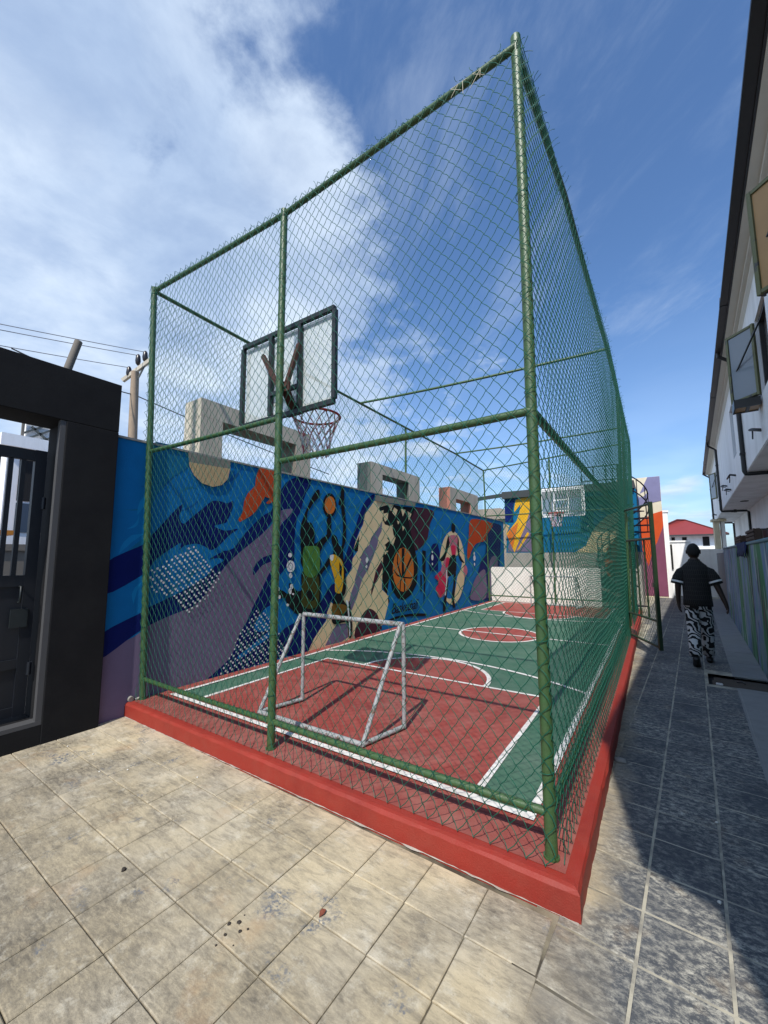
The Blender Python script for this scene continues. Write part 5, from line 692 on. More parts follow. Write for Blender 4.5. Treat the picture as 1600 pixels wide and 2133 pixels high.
def chain_link(name, fn, U, z0, z1, nrm, r=0.0023, pitch=0.0445, parent=None, wob=0.016, seed=1):
    """woven zig-zag wires; fn(u, z) gives the point on the panel, nrm the side the wire bulges to"""
    rg = np.random.default_rng(seed); nw = max(1, int(round(U / pitch))); w = U / nw; h = 0.056; ns = int(round((z1 - z0) / h))
    nrm = np.array(nrm, float); ph = rg.uniform(0, 6.28, 6)
    zi = np.linspace(z0, z1, ns + 1); allv = []; allf = []; base = 0
    for k in range(nw):
        zz = []; uu = []; dd = []
        for i in range(ns + 1):
            sgn = 1 if (i % 2) else -1
            if k % 2: sgn = -sgn
            u = (k + 0.5) * w + sgn * (w / 2 + 0.0012)
            # the small hook where two wires interlock
            zz += [zi[i]]; uu += [u]; dd += [0.0045 * sgn]
            if i < ns:
                zz += [zi[i] + h * 0.5]; uu += [(k + 0.5) * w + 0.0045 + rg.normal(0, 0.0008)]; dd += [rg.normal(0, .0008)]
        zz = np.array(zz); uu = np.array(uu); dd = np.array(dd)
        sx = wob * (np.sin(uu * 2.1 + zz * 1.3 + ph[0]) + 0.35 * np.sin(uu * 9.0 - zz * 7.0 + ph[2]) + 0.6 * np.sin(zz * 3.1 - uu * 1.7 + ph[1])); sz = wob * (np.sin(uu * 1.9 + ph[2]) + 0.35 * np.sin(uu * 8.0 + zz * 10.0 + ph[5]) + 0.7 * np.sin(zz * 2.3 + uu * 2.9 + ph[3]))
        edge = np.clip(np.minimum(zz - z0, z1 - zz) / 0.3, 0, 1) * np.clip(np.minimum(uu, U - uu) / 0.25, 0, 1)
        bulge = wob * 0.9 * (np.sin(uu * 1.3 + ph[4]) * np.sin(zz * 1.6 + ph[5]) + 0.5)
        pts = np.array([fn(min(max(u, -0.01), U + 0.01), z) for u, z in zip(uu + sx * edge, np.clip(zz + sz * edge * 0.8, z0, z1))])
        pts = pts + nrm * (dd + bulge * edge)[:, None]
        tg = np.gradient(pts, axis=0); tg /= np.linalg.norm(tg, axis=1)[:, None]
        a = np.cross(tg, nrm); a /= np.linalg.norm(a, axis=1)[:, None]
        ring = np.stack([pts + a * r, pts + nrm * r, pts - a * r, pts - nrm * r], 1).reshape(-1, 3)
        m = len(pts); idx = np.arange(m - 1)[:, None] * 4; kk = np.arange(4)[None, :]; k2 = (kk + 1) % 4
        f = np.stack([idx + kk, idx + k2, idx + 4 + k2, idx + 4 + kk], -1).reshape(-1, 4) + base
        allv.append(ring); allf.append(f); base += len(ring)
    V = np.concatenate(allv); Fq = np.concatenate(allf)
    if parent is not None: V = V - np.array(parent.location)
    me = bpy.data.meshes.new(name); me.vertices.add(len(V)); me.vertices.foreach_set('co', V.astype(np.float32).ravel())
    me.loops.add(Fq.size); me.loops.foreach_set('vertex_index', Fq.astype(np.int32).ravel())
    me.polygons.add(len(Fq)); me.polygons.foreach_set('loop_start', np.arange(0, Fq.size, 4, dtype=np.int32)); me.polygons.foreach_set('use_smooth', np.ones(len(Fq), bool))
    me.materials.append(MESHG); me.update(calc_edges=True); me.validate()
    o = bpy.data.objects.new(name, me); COL.objects.link(o)
    if parent is not None: o.parent = parent
    return o
def flare(z): return 0.055 * max(0.0, (0.36 - z) / 0.22) ** 1.3 if z < 0.36 else 0.0
def f_front(u, z):
    L_ = left(z); x = L_[0] - 0.03 + (u / 4.06) * (0.036 - L_[0] + 0.03); t = max(0, (-2.03 - x) / 2.0)
    return (x, -0.034 + L_[1] * t - flare(z), z)
def f_side(y0):
    return lambda u, z: (0.036 + lean(y0 + u) * z / 4.7 + flare(z) * 0.6, y0 + u - (0.03 if y0 == 0 else 0), z)
chain_link('chain_link_mesh', f_front, 4.06, K + 0.012, 4.66, (0, -1, 0), parent=cage, seed=3)
chain_link('chain_link_mesh', f_side(0.0), 6.5, K + 0.012, 4.73, (1, 0, 0), parent=cage, wob=0.018, seed=4)
chain_link('chain_link_mesh', f_side(6.52), 1.22, 2.45, 4.73, (1, 0, 0), parent=cage, seed=5)
chain_link('chain_link_mesh', f_side(7.76), 2.9, K + 0.012, 4.73, (1, 0, 0), parent=cage, seed=6)
def f_left(u, z):
    y = u - 0.1; zt = 4.60 if y < 4 else 4.60 - 0.014 * (y - 4)
    return (-4.135 + 0.02 * (z - 2.9), y, 2.87 + (z - 2.87) * (zt - 2.87) / 1.73)
chain_link('chain_link_mesh', f_left, 10.75, 2.87, 4.60, (-1, 0, 0), parent=cage, seed=7)
chain_link('chain_link_mesh', lambda u, z: (-4.05 + u, 10.69, z), 4.1, K + 0.012, 4.5, (0, 1, 0), parent=cage, seed=8)
# cut wire ends curled over the top rails and tie wires round posts
q = MB()
def hair(p, d, r=0.0018, L_=0.06):
    p = Vector(p); d = Vector(d).normalized(); s2 = d.orthogonal().normalized(); s2 = Matrix.Rotation(random.uniform(0, 6.28), 3, d) @ s2
    l = L_ * random.uniform(0.6, 1.5); q.tube([p, p + d * l * 0.4, p + d * l * 0.75 + s2 * l * 0.18, p + d * l + s2 * l * 0.5], r, 4, caps=False)
x = -4.02
while x < 0.03:
    a = Vector(left(4.62)); k = (x + 4.05) / 4.05; zt = 4.62 + 0.07 * max(0, (x + 2.03) / 2.03); yy = a.y * max(0, (-2.03 - x) / 2.02)
    if random.random() < .75: hair((x + random.uniform(-.02, .02), yy - 0.028, zt + 0.012), (random.uniform(-.9, .9), random.uniform(-.5, .9), random.uniform(.2, .7)), L_=0.032)
    # wire wrapped round the rail
    if random.random() < 0.55: q.tube([(x + 0.008 * math.cos(t), yy + 0.027 * math.cos(t * 1.0), zt + 0.027 * math.sin(t)) for t in [i * 0.8 for i in range(9)]], 0.0018, 4, caps=False)
    x += 0.040
y = 0.0
while y < 10.6:
    if not 6.5 < y < 7.7 or True:
        p = side(y, 4.72, 0.03)
        if random.random() < .85: hair((p[0], p[1] + random.uniform(-.02, .02), 4.72), (random.uniform(-.3, 1.0), random.uniform(-.6, .6), random.uniform(.1, .8)), L_=0.045)
        if random.random() < 0.5: q.tube([(p[0] - 0.03 + 0.028 * math.cos(t), p[1] + 0.004 * t, 4.715 + 0.028 * math.sin(t)) for t in [i * 0.8 for i in range(9)]], 0.0018, 4, caps=False)
    y += 0.045
y = 0
while y < 10.6: hair((-4.12, y, 4.58 - 0.014 * max(0, y - 4)), (random.uniform(-1, .3), random.uniform(-.6, .6), 1), L_=0.025); y += 0.09
for px_ in (-2.03, 0.0):
    z = 0.5
    while z < 4.6:
        q.tube([(px_ + 0.034 * math.cos(t), 0.034 * math.sin(t) - 0.002, z + 0.006 * t) for t in [i * 0.7 for i in range(10)]], 0.002, 4, caps=False); z += random.uniform(0.45, 0.8)
z = 0.4
while z < 4.6:
    L_ = left(z); q.tube([(L_[0] + 0.033 * math.cos(t), L_[1] + 0.033 * math.sin(t), z + 0.01 * t) for t in [i * 0.7 for i in range(12)]], 0.002, 4, caps=False); z += random.uniform(0.12, 0.3)
# loose strands wrapped along the bottom rails
for a, b in (((-4.0, 0, .337), (0, 0, .337)),):
    x = -3.95
    while x < 0: q.tube([(x + 0.006 * t, 0.024 * math.cos(t), 0.336 + 0.024 * math.sin(t)) for t in [i * 0.8 for i in range(9)]], 0.0018, 4, caps=False); x += random.uniform(0.05, 0.14)
y = 0.05
while y < 6.4: q.tube([(0.024 * math.cos(t) + lean(y) * .07, y + 0.006 * t, 0.338 + 0.024 * math.sin(t)) for t in [i * 0.8 for i in range(9)]], 0.0018, 4, caps=False); y += random.uniform(0.05, 0.14)
part('wire_ends', q, MESHG, cage, kind='stuff')
# pale string knotted at the top rail
q = MB()
for k in range(6):
    p = Vector((-0.30 + random.uniform(-.09, .09), -0.02, 4.68)); q.tube([p, p + Vector((random.uniform(-.05, .05), -.03, -.04)), p + Vector((random.uniform(-.08, .08), -.02, -.07 - random.random() * .06))], 0.0022, 4)
part('knotted_string', q, mat('pale_string', (0.5, 0.45, 0.34), 0.9), cage)
# gate leaf standing open towards the camera
HG, EG = Vector((0.045, 6.46, 0)), Vector((0.515, 5.36, 0))
dg_ = (EG - HG); LG = dg_.length; dg_.normalize()
leaf = thing('gate_leaf_pivot', '', '', tuple(HG)); del leaf['label']; del leaf['category']; leaf.name = 'gate'; leaf.parent = cage; leaf.location = HG - cage.location
leaf.rotation_euler = (0, 0, math.atan2(dg_.y, dg_.x))
GD = mat('dark_green_gate_paint', (0.014, 0.034, 0.013), 0.45, 0.25, 14)
def gp(name, q, m): o = q.build(name, GD, leaf); return o
gp('gate_stile', MB().tube([(0.03, 0, 0.17), (0.03, 0, 2.44)], 0.023, 10), GREEN); gp('gate_stile', MB().bar((LG - 0.03, 0, 0.15), (LG - 0.03, 0, 2.44), 0.05, 0.05, (0, 1, 0)), GREEN)
for z in (2.41, 1.86, 0.58, 0.19): gp('gate_rail', MB().tube([(0.03, 0, z), (LG - 0.03, 0, z)], 0.020, 10), GREEN)
for u in (0.28, 0.55, 0.85): gp('gate_bar', MB().tube([(u, 0, 0.6), (u, 0, 1.86)], 0.014, 8), GREEN)
gm = chain_link('chain_link_mesh', lambda u, z: (u + 0.03, 0.02, z), LG - 0.06, 0.2, 1.86, (0, 1, 0), seed=11); gm.parent = leaf
gp('gate_latch', MB().box((LG - 0.06, -0.04, 1.1), (LG + 0.02, -0.02, 1.17)), GREEN)

# ================================================================== HOOPS
def hoop(label, far=False):
    h = thing('basketball_hoop', label, 'basketball hoop', (0, 0, 0), 0, 'basketball hoops at the ends of the court')
    B = 0.20; X0, X1, Z0, Z1 = -2.80, -1.60, 2.87, 3.69; w = 0.038
    add = lambda n, q, m: q.build(n, m, h)
    fcol = STEEL if not far else WHITEW
    add('board_frame', MB().bar((X0, B, Z1), (X1, B, Z1), w, w).bar((X0, B, Z0), (X1, B, Z0), w, w * 1.1).bar((X0, B, Z0 + w / 2 + .003), (X0, B, Z1 - w / 2 - .001), w * .99, w * .99, (0, 1, 0)).bar((X1, B, Z0 + w / 2 + .003), (X1, B, Z1 - w / 2 - .001), w * .99, w * .99, (0, 1, 0)), fcol)
    add('mullion', MB().bar((-2.38, B - .005, Z0 + .028), (-2.38, B - .005, Z1 - .024), 0.036, 0.036, (0, 1, 0)), fcol); add('mullion', MB().bar((-2.00, B - .005, Z0 + .028), (-2.00, B - .005, Z1 - .024), 0.036, 0.036, (0, 1, 0)), fcol)
    add('cross_bar', MB().bar((-2.361, B - .006, 3.10), (-2.019, B - .006, 3.10), 0.034, 0.036), fcol)
    add('pane', MB().box((X0 + .02, B + 0.024, Z0 + .02), (X1 - .02, B + 0.030, Z1 - .02)), PANE if not far else PANE2)
    q = MB()
    for a, b in (((-2.40, 3.02), (-1.98, 3.02)), ((-2.40, 3.34), (-1.98, 3.34))): q.box((a[0], B + .031, a[1] - .02), (b[0], B + .033, b[1] + .02))
    for x_ in (-2.40, -2.00): q.box((x_, B + .031, 3.041), (x_ + .03, B + .033, 3.319))
    for z_ in (Z0 + .03, Z1 - .07): q.box((X0 + .03, B + .031, z_), (X1 - .03, B + .033, z_ + .035))
    for x_ in (X0 + .03, X1 - .065): q.box((x_, B + .031, Z0 + .066), (x_ + .035, B + .033, Z1 - .071))
    add('target_lines', q, PAINT['white'])
    for p in ((-2.47, B - .03, 3.50), (-1.99, B - .03, 3.47)):
        add('brace', MB().bar((-2.03 + (-.035 if p[0] < -2.2 else .035), 0.03, 3.02), p, 0.038, 0.030, (0, 1, 0)), RUST)
    add('mounting_bracket', MB().box((-2.10, 0.028, 2.99), (-1.95, 0.045, 3.08)).bar((-2.02, 0.05, 3.02), (-2.09, B + .02, 2.90), 0.06, 0.05).box((-2.19, B + .031, 2.86), (-2.00, B + .055, 3.0)), RUST)
    RC = Vector((-2.09, B + 0.055 + 0.255, 2.925)); R_ = 0.225
    rim = add('rim', MB().tube([RC + Vector((R_ * math.cos(t), R_ * math.sin(t), 0)) for t in [i * 2 * math.pi / 32 for i in range(32)]], 0.0115, 8, closed=True).bar((-2.16, B + .05, 2.925), (-2.16, B + .11, 2.925), 0.02, 0.02).bar((-2.02, B + .05, 2.925), (-2.02, B + .11, 2.925), 0.02, 0.02), RIMR)
    q = MB(); n = 14; prof = [(1.0, 0.0), (0.88, -.07), (0.76, -.14), (0.66, -.21), (0.58, -.28), (0.54, -.34), (0.53, -.38)]
    for k in range(n):
        for dr in (1, -1):
            pts = []
            for i, (s_, dz) in enumerate(prof):
                a = 2 * math.pi * (k + dr * i * 0.5) / n; pts.append(RC + Vector((R_ * s_ * math.cos(a), R_ * s_ * math.sin(a), dz + random.uniform(-.006, .006))))
            q.tube(pts, 0.0058, 5, caps=False)
    net = q.build('net', NETW, rim)
    return h
hoop_near = hoop('near basketball hoop with clouded board on rusty braces behind the middle fence post')
hoop_far = hoop('far basketball hoop with white edged board before the blue mural building', True)
hoop_far.rotation_euler = (0, 0, math.pi); hoop_far.location = (-3.86, 10.62, -0.12)

# ================================================================== FOOTBALL GOALS
def goal(label):
    gq = thing('small_goal', label, 'football goal', (-1.94, 0.84, KB), 0, 'small goals at the ends of the court')
    add = lambda n, q: q.build(n, GALV, gq)
    L0, L1 = -0.60, 0.60; r = 0.0185; H = 0.86
    add('crossbar', MB().tube([(L0, 0, H), (L1, 0, H)], 0.0215, 12))
    for x_ in (L0, L1):
        add('post', MB().tube([(x_, 0, r), (x_, 0, H)], r, 12))
        add('slanted_stay', MB().tube([(x_ - 0.10, -0.45, r), (x_ - 0.02, -0.02, H)], r, 12))
        add('base_bar', MB().tube([(x_, 0, r), (x_ - 0.10, -0.46, r)], r, 12))
    add('back_bar', MB().tube([(L0 - 0.10, -0.46, r), (L1 - 0.10, -0.46, r)], r * 1.05, 12))
    return gq
goal_near = goal('worn white tubular goal standing on the near red key')
goal_far = copy_tree(goal_near); goal_far.rotation_euler = (0, 0, math.pi); goal_far.location = (-1.93, 9.95, KB); goal_far['label'] = 'tubular goal standing at the far end before the low white wall'
# ================================================================== LONG WHITE BUILDING RIGHT OF THE ALLEY  (local x = away from the cage, local y = along the alley)
B = thing('white_building', 'long white two storey building overhanging the right side of the alley', 'building', (0, 0, 0), -TH)
def bp_(name, q, m, parent=None, **k): return q.build(name, m, parent or B, **k)
S0, S1 = -2.7, 22.2; NW = 1.52; ZC = 3.10; ZT = 5.42
OPEN = [(1.15, 1.98, 3.76, 4.72), (4.08, 4.94, 3.72, 4.73), (9.0, 9.72, 3.74, 4.84), (16.6, 17.5, 3.72, 4.73)]
q = MB(); s = S0
for a, b, za, zb in OPEN:
    q.box((NW, s, ZC), (NW + 0.2, a, ZT)); q.box((NW, a, ZC), (NW + 0.2, b, za)); q.box((NW, a, zb), (NW + 0.2, b, ZT)); s = b
q.box((NW, s, ZC), (NW + 0.2, S1, ZT)); q.box((NW + .2, S1 - .2, ZC), (6.5, S1, ZT)); q.box((NW + .2, S0, ZC), (6.5, S0 + .2, ZT))
bp_('upper_wall', q, WHITEW)
bp_('soffit', MB().box((NW + .01, S0 + .01, ZC - .012), (2.25, S1 - .01, ZC - .001)), WHITEW)
bp_('lower_wall', MB().box((2.20, S0 + .05, -0.1), (2.4, S1 - .05, ZC - .013)).box((2.4, S0 + .05, -.1), (6.5, S0 + .25, ZC - .013)).box((2.4, S1 - .25, -.1), (6.5, S1 - .05, ZC - .013)), WHITEW)
bp_('room_back', MB().box((NW + 0.9, S0 + .3, ZC + .05), (NW + 0.95, S1 - .3, ZT - .05)), DARK)
bp_('gutter', MB().prism([(1.235, 5.41), (1.325, 5.40), (1.325, 5.52), (1.25, 5.545)], 'y', S0 - .05, S1 + .05), GUTTER)
for k in range(5): bp_('gutter_joint', MB().prism([(1.229, 5.403), (1.328, 5.393), (1.328, 5.53), (1.243, 5.552)], 'y', 1.0 + 4.6 * k, 1.03 + 4.6 * k), GUTTER)
bp_('fascia', MB().box((1.327, S0 - .04, 5.385), (1.345, S1 + .04, 5.60)), GUTTER)
bp_('eave_board', MB().prism([(1.347, 5.385), (1.44, 5.37), (1.44, 5.32), (1.485, 5.31), (1.485, 5.26), (NW - .001, 5.21), (NW - .001, ZT), (1.347, ZT)], 'y', S0, S1), EAVE)
bp_('roof', MB().prism([(1.30, 5.56), (6.6, 7.3), (6.6, 7.36), (1.30, 5.62)], 'y', S0 - .1, S1 + .1), GUTTER)
bp_('shadow_fin', MB().prism([(1.26, 3.86), (NW - .002, 3.75), (NW - .002, 5.24), (1.40, 5.30), (1.26, 5.38)], 'y', S0 - .02, S0 + .14), WHITEW)  # unseen fin, added to cast the stepped edge of the alley shadow
def pipe(s):
    w = 0.035
    bp_('downpipe', MB().tube([(1.28, s, 5.405), (1.28, s, 5.33), (1.482, s, 5.16), (1.482, s, 3.10), (1.50, s, 3.048), (1.56, s, 3.045), (2.12, s, 3.03), (2.163, s, 2.99), (2.163, s, -0.05)], w, 10, smooth=False), PIPEB)
    for z in (4.6, 3.4): bp_('pipe_clip', MB().box((1.44, s - .05, z), (NW - .001, s + .05, z + .035)), PIPEB)
    bp_('pipe_clip', MB().box((1.80, s - .05, 2.99), (1.87, s + .05, ZC - .014)), PIPEB)
for s in (7.45, 15.35, 21.7): pipe(s)
for s, n in ((12.7, 1.87), (16.2, 1.87), (4.6, 1.9)): bp_('soffit_vent', MB().tube([(n, s, ZC - .03), (n, s, ZC - .013)], 0.09, 14), DARK)
for s, z, fl in ((5.35, 3.33, 1), (9.6, 3.36, -1), (12.4, 3.50, 1), (11.2, 3.24, 1), (19.4, 3.24, -1)):
    bp_('wall_bracket', MB().tube([(NW - .0, s, z), (NW - .10, s - .02, z + .02), (NW - .14, s - .22 * fl, z - .03), (NW - .05, s - .42 * fl, z - .10 * fl)], [.024, .022, .017, .006], 7).tube([(NW - .10, s - .1 * fl, z), (NW - .11, s - .13 * fl, z - .14)], .009, 6), PIPEB)
def window(op, hinge_s, e_n, e_s, fm, gm, blind=None):
    a, b, za, zb = op
    w = bpy.data.objects.new('window', None); COL.objects.link(w); w.parent = B
    w.location = (NW, (a + b) / 2, za)
    def wp(name, q, m): q.v = [(x - NW, y - (a + b) / 2, z - za) for x, y, z in q.v]; return q.build(name, m, w)
    wp('frame', MB().bar((NW + .06, a + .025, za), (NW + .06, a + .025, zb), .05, .05, (0, 1, 0)).bar((NW + .06, b - .025, za), (NW + .06, b - .025, zb), .05, .05, (0, 1, 0)).bar((NW + .061, a + .05, za + .025), (NW + .061, b - .05, za + .025), .05, .048).bar((NW + .061, a + .05, zb - .025), (NW + .061, b - .05, zb - .025), .05, .048), BRONZE)
    H, E = Vector((NW - .012, hinge_s, 0)), Vector((e_n, e_s, 0)); d = (E - H).normalized(); zl, zh = za + .01, zb - .005
    up = Vector((0, 0, 1)); H0, E0 = H + d * .02, E - d * .02
    q = MB(); t = .030
    for P in (H0, E0): q.bar(P + up * zl, P + up * zh, t, .034, d)
    for z in (zl + .022, zh - .022): q.bar(H0 + d * .023 + up * z, E0 - d * .023 + up * z, .034, t)
    wp('sash', q, fm)
    q = MB(); nn = d.cross(up) * 0.026
    for P in (H0, E0): q.bar(P + nn + up * (zl - .004), P + nn + up * (zh + .004), .05, .014, d)
    for z in (zl + .022, zh - .022): q.bar(H0 + nn + d * .026 + up * z, E0 + nn - d * .026 + up * z, .013, .05)
    wp('sash_edge', q, BRONZE)
    wp('glass', MB().bar(H0 + d * .022 + up * (zl + zh) / 2, E0 - d * .022 + up * (zl + zh) / 2, .006, zh - zl - .085), gm)
    wp('stay_arm', MB().bar((NW + .02, a + .25 * (b - a) + .3, zb - .12), E0 - d * .10 + up * (zl + .45), .018, .014), PIPEB)
    return w, wp
window(OPEN[0], 1.99, 1.235, 2.27, OLIVE, BROWNB)
w, wp = window(OPEN[1], 4.95, 1.235, 5.26, OLIVE, GLASS)
wp('sill_tray', MB().box((1.25, 4.98, 3.60), (1.36, 5.24, 3.69)).box((1.40, 4.98, 3.60), (1.505, 5.24, 3.69)), BROWNB)
wp('tray_rim', MB().box((1.232, 4.96, 3.585), (1.249, 5.27, 3.71)).box((1.361, 4.965, 3.59), (1.399, 5.265, 3.70)).box((1.25, 5.241, 3.588), (1.505, 5.27, 3.705)).box((1.25, 4.955, 3.588), (1.505, 4.979, 3.705)), BRONZE)
window(OPEN[3], 17.52, 1.33, 17.85, OLIVE, GLASSW)
bp_('closed_window', MB().box((NW + .05, 9.0, 3.74), (NW + .07, 9.72, 4.84)), GLASS)

# painted fence wall at its foot
fence = thing('painted_fence_wall', 'low wall brushed in blue and green streaks along the right of the alley', 'wall', (0, 0, 0), -TH)
MB().box((1.30, -3.2, -0.1), (1.43, 12.2, 1.74)).build('wall', GRAFF, fence)
bevel(MB().box((1.28, -3.22, 1.742), (1.45, 12.22, 1.785)).build('wall_cap', mat('pale_teal_cap', (0.085, 0.20, 0.25), 0.6, 0.25, 4), fence), 0.015)
fence2 = MB().box((1.33, 12.25, -0.1), (1.43, 17.4, 1.66)); o = fence2.build('boundary_wall', mat('grey_render_wall', (0.20, 0.205, 0.215), 0.85, 0.1, 3, 0.2, 40)); o.rotation_euler = (0, 0, -TH); tag(o, 'plain grey wall continuing the painted fence at the far end of the alley', 'wall')
def onwall(name, label, cat, s, n, parts, grp=None):
    e = thing(name, label, cat, SN(s, n, 1.786), -TH, grp)
    for nm, q, m in parts: q.build(nm, m, e)
CR = mat('dark_brown_wood', (0.055, 0.030, 0.018), 0.8, 0.4, 14)
def crate(l, h):
    P = [('base', MB().box((-.07, -l / 2, 0), (.07, l / 2, .015)), CR)]
    for k in range(3): P += [('slat', MB().box((-.075, -l / 2, .02 + k * h / 3), (-.06, l / 2, .02 + k * h / 3 + h * .24)), CR), ('slat', MB().box((.06, -l / 2, .02 + k * h / 3), (.075, l / 2, .02 + k * h / 3 + h * .24)), CR)]
    for y in (-l / 2, l / 2 - .015): P.append(('end_board', MB().box((-.06, y, .015), (.06, y + .015, h)), CR))
    P.append(('dry_leaves', MB().loft([[(.055 * math.cos(t), l * .45 * math.sin(t), h * .7) for t in [i * .7 for i in range(9)]], [(.03 * math.cos(t), l * .3 * math.sin(t), h * 1.12) for t in [i * .7 for i in range(9)]]]), mat('dry_brown_leaves', (0.07, 0.045, 0.02), 0.9, 0.5, 40)))
    return P
onwall('wooden_crate', 'lower dark crate of dry plants on the fence wall, further along the alley', 'crate', 7.45, 1.365, crate(1.25, .13), 'crates on the fence wall')
onwall('wooden_crate', 'higher dark crate of dry plants on the fence wall, nearer the camera', 'crate', 5.42, 1.365, crate(1.05, .15), 'crates on the fence wall')
onwall('tin_can', 'small dark can with a lid standing alone on the fence wall', 'can', 4.33, 1.365, [('body', MB().tube([(0, 0, 0), (0, 0, .10)], .05, 12), mat('dark_red_tin', (.05, .012, .012), .4)), ('lid', MB().tube([(0, 0, .101), (0, 0, .118)], .053, 12), PIPEB)])
q = MB(); n1, n2 = 14, 8
for i in range(n1 + 1):
    for j in range(n2 + 1):
        s_ = 5.9 + 1.5 * i / n1; t = j / n2; z = 1.80 - 0.20 * max(0, t - .35) / .65 * (1 + .25 * math.sin(i * 1.9)); n_ = 1.40 - .12 * min(1, t / .35) - .012 * math.sin(i * 2.3 + j) - (.01 if t > .35 else 0)
        q.v.append(SN(s_, n_, z))
for i in range(n1):
    for j in range(n2): a = i * (n2 + 1) + j; q.f.append((a, a + 1, a + n2 + 2, a + n2 + 1)); q.mi.append(0); q.sm.append(True)
cl = tag(q.build('cloth', mat('navy_cloth', (0.012, 0.025, 0.085), 0.9, 0.5, 12)), 'crumpled navy cloth hung over the top of the painted fence wall', 'cloth')
md = cl.modifiers.new('thick', 'SOLIDIFY'); md.thickness = 0.008

# broken drain opening with a rotten board in the alley floor
pit = thing('drain_cover', 'rotten brown board sunk in the broken drain opening beside the painted fence', 'drain cover', SN(4.7, 1.0, 0), -TH)
q = MB(); q.add([(-.31, -.29, -.05), (.30, -.29, -.05), (.30, .29, -.05), (-.31, .29, -.05)], [(0, 1, 2, 3)]); q.build('pit_floor', DARK, pit)
bevel(MB().box((-.27, -.26, -.045), (.29, .02, -.012)).build('board', MUD, pit), .006); bevel(MB().box((-.25, .05, -.047), (.29, .24, -.028)).build('board', MUD, pit), .006)
MB().tube([(-.02, .06, -.012), (.02, .02, .01), (.05, -.02, -.005)], .008, 6).build('lifting_hook', PIPEB, pit)
bevel(MB().box((-.24, -.25, -.012), (-.17, -.20, .012)).build('stone_chip', LINE, pit), .01)

# ================================================================== SPIRAL STAIR
st = thing('spiral_stair', 'dark steel spiral stair at the far right corner of the cage', 'staircase', (-0.24, 11.78, 0))
def sp(name, q, m=STAIRM): return q.build(name, m, st)
sp('centre_pole', MB().tube([(0, 0, -.1), (0, 0, 4.35)], 0.05, 12))
NT = 17; A0 = math.radians(-60); DA = math.radians(-25); R0 = 0.72
for k in range(NT):
    a = A0 + DA * k; z = 0.2 + 0.19 * k
    pts = [(0.03, 0)] + [(R0 * math.cos(t), R0 * math.sin(t)) for t in (a - .26, a, a + .26)]
    sp('tread', MB().prism(pts, 'z', z - .03, z))
    sp('baluster', MB().tube([(R0 * .97 * math.cos(a), R0 * .97 * math.sin(a), z), (R0 * .97 * math.cos(a), R0 * .97 * math.sin(a), z + .9)], .012, 6))
for dz in (0.9, 0.5):
    sp('handrail', MB().tube([(R0 * .97 * math.cos(A0 + DA * k * .5), R0 * .97 * math.sin(A0 + DA * k * .5), 0.2 + .095 * k + dz) for k in range(2 * NT - 1)], .018, 8))
zt = 0.2 + .19 * NT
sp('landing', MB().box((-1.05, -.1, zt - .04), (0.1, .75, zt)))
for x in (-1.02, -.68, -.34, 0.06): sp('landing_post', MB().tube([(x, -.08, zt), (x, -.08, zt + .92)], .016, 6))
for z in (.92, .48): sp('landing_rail', MB().tube([(-1.03, -.08, zt + z), (.08, -.08, zt + z)], .018, 8))

# ================================================================== PERSON
pr = thing('person', 'man walking away up the alley in black shirt and black and white swirl trousers', 'person', (0.99, 5.30, 0), -TH - 0.02)
def skin_mesh(nodes, edges, levels=2, root=0):
    me = bpy.data.meshes.new('tmp'); me.from_pydata([n[0] for n in nodes], edges, []); o = bpy.data.objects.new('tmp', me); COL.objects.link(o)
    sk = o.modifiers.new('s', 'SKIN'); sk.use_smooth_shade = True; sd_ = o.modifiers.new('d', 'SUBSURF'); sd_.levels = levels; sd_.render_levels = levels
    lay = me.skin_vertices[0].data
    for i, n in enumerate(nodes):
        r = n[1]; lay[i].radius = (r, r) if isinstance(r, (int, float)) else r; lay[i].use_root = (i == root)
    dg = bpy.context.evaluated_depsgraph_get(); m2 = bpy.data.meshes.new_from_object(o.evaluated_get(dg)); bpy.data.objects.remove(o)
    return m2
nodes = [((0, 0, .95), .11), ((0, .0, 1.15), .115), ((0, 0, 1.36), .12), ((0, .005, 1.47), .080), ((0, .018, 1.58), .066)]
edges = [(0, 1), (1, 2), (2, 3), (3, 4)]
def chain(start, pts):
    k = start
    for p, r in pts: nodes.append((p, r)); edges.append((k, len(nodes) - 1)); k = len(nodes) - 1
    return k
for sx, pts in ((-1, [((-.150, 0, 1.372), .050), ((-.215, -.03, 1.16), .044), ((-.225, .02, .93), .031), ((-.225, .03, .89), .027)]),
                (1, [((.150, 0, 1.372), .050), ((.235, -.04, 1.17), .044), ((.305, -.05, .95), .031), ((.318, -.05, .91), .027)])):
    wv = chain(2, pts); w = Vector(pts[-1][0]); d = Vector((0.0 if sx < 0 else .22, .12, -1)).normalized(); f = Vector((0, 1, 0)); f = (f - d * f.dot(d)).normalized()
    pv = chain(wv, [(tuple(w + d * .05), (.032, .020))])
    for j, (off, l) in enumerate(((-.028, .060), (-.010, .072), (.009, .070), (.026, .058))):
        b0 = w + d * .082 + f * off; chain(pv, [(tuple(b0), .0095), (tuple(b0 + d * l * .45 + Vector((-sx * .010, 0, 0))), .0090), (tuple(b0 + d * l * .85 + Vector((-sx * .030, 0, 0))), .0075)])
    chain(pv, [(tuple(w + d * .035 + f * .034), .011), (tuple(w + d * .072 + f * .048 + Vector((-sx * .012, 0, 0))), .0095), (tuple(w + d * .10 + f * .046 + Vector((-sx * .02, 0, 0))), .008)])
for sx, pts in ((-1, [((-.07, 0, .88), .070), ((-.07, .02, .50), .052), ((-.062, -.19, .17), .038)]), (1, [((.07, 0, .88), .070), ((.078, .20, .51), .052), ((.078, .36, .11), .038)])):
    chain(0, pts)
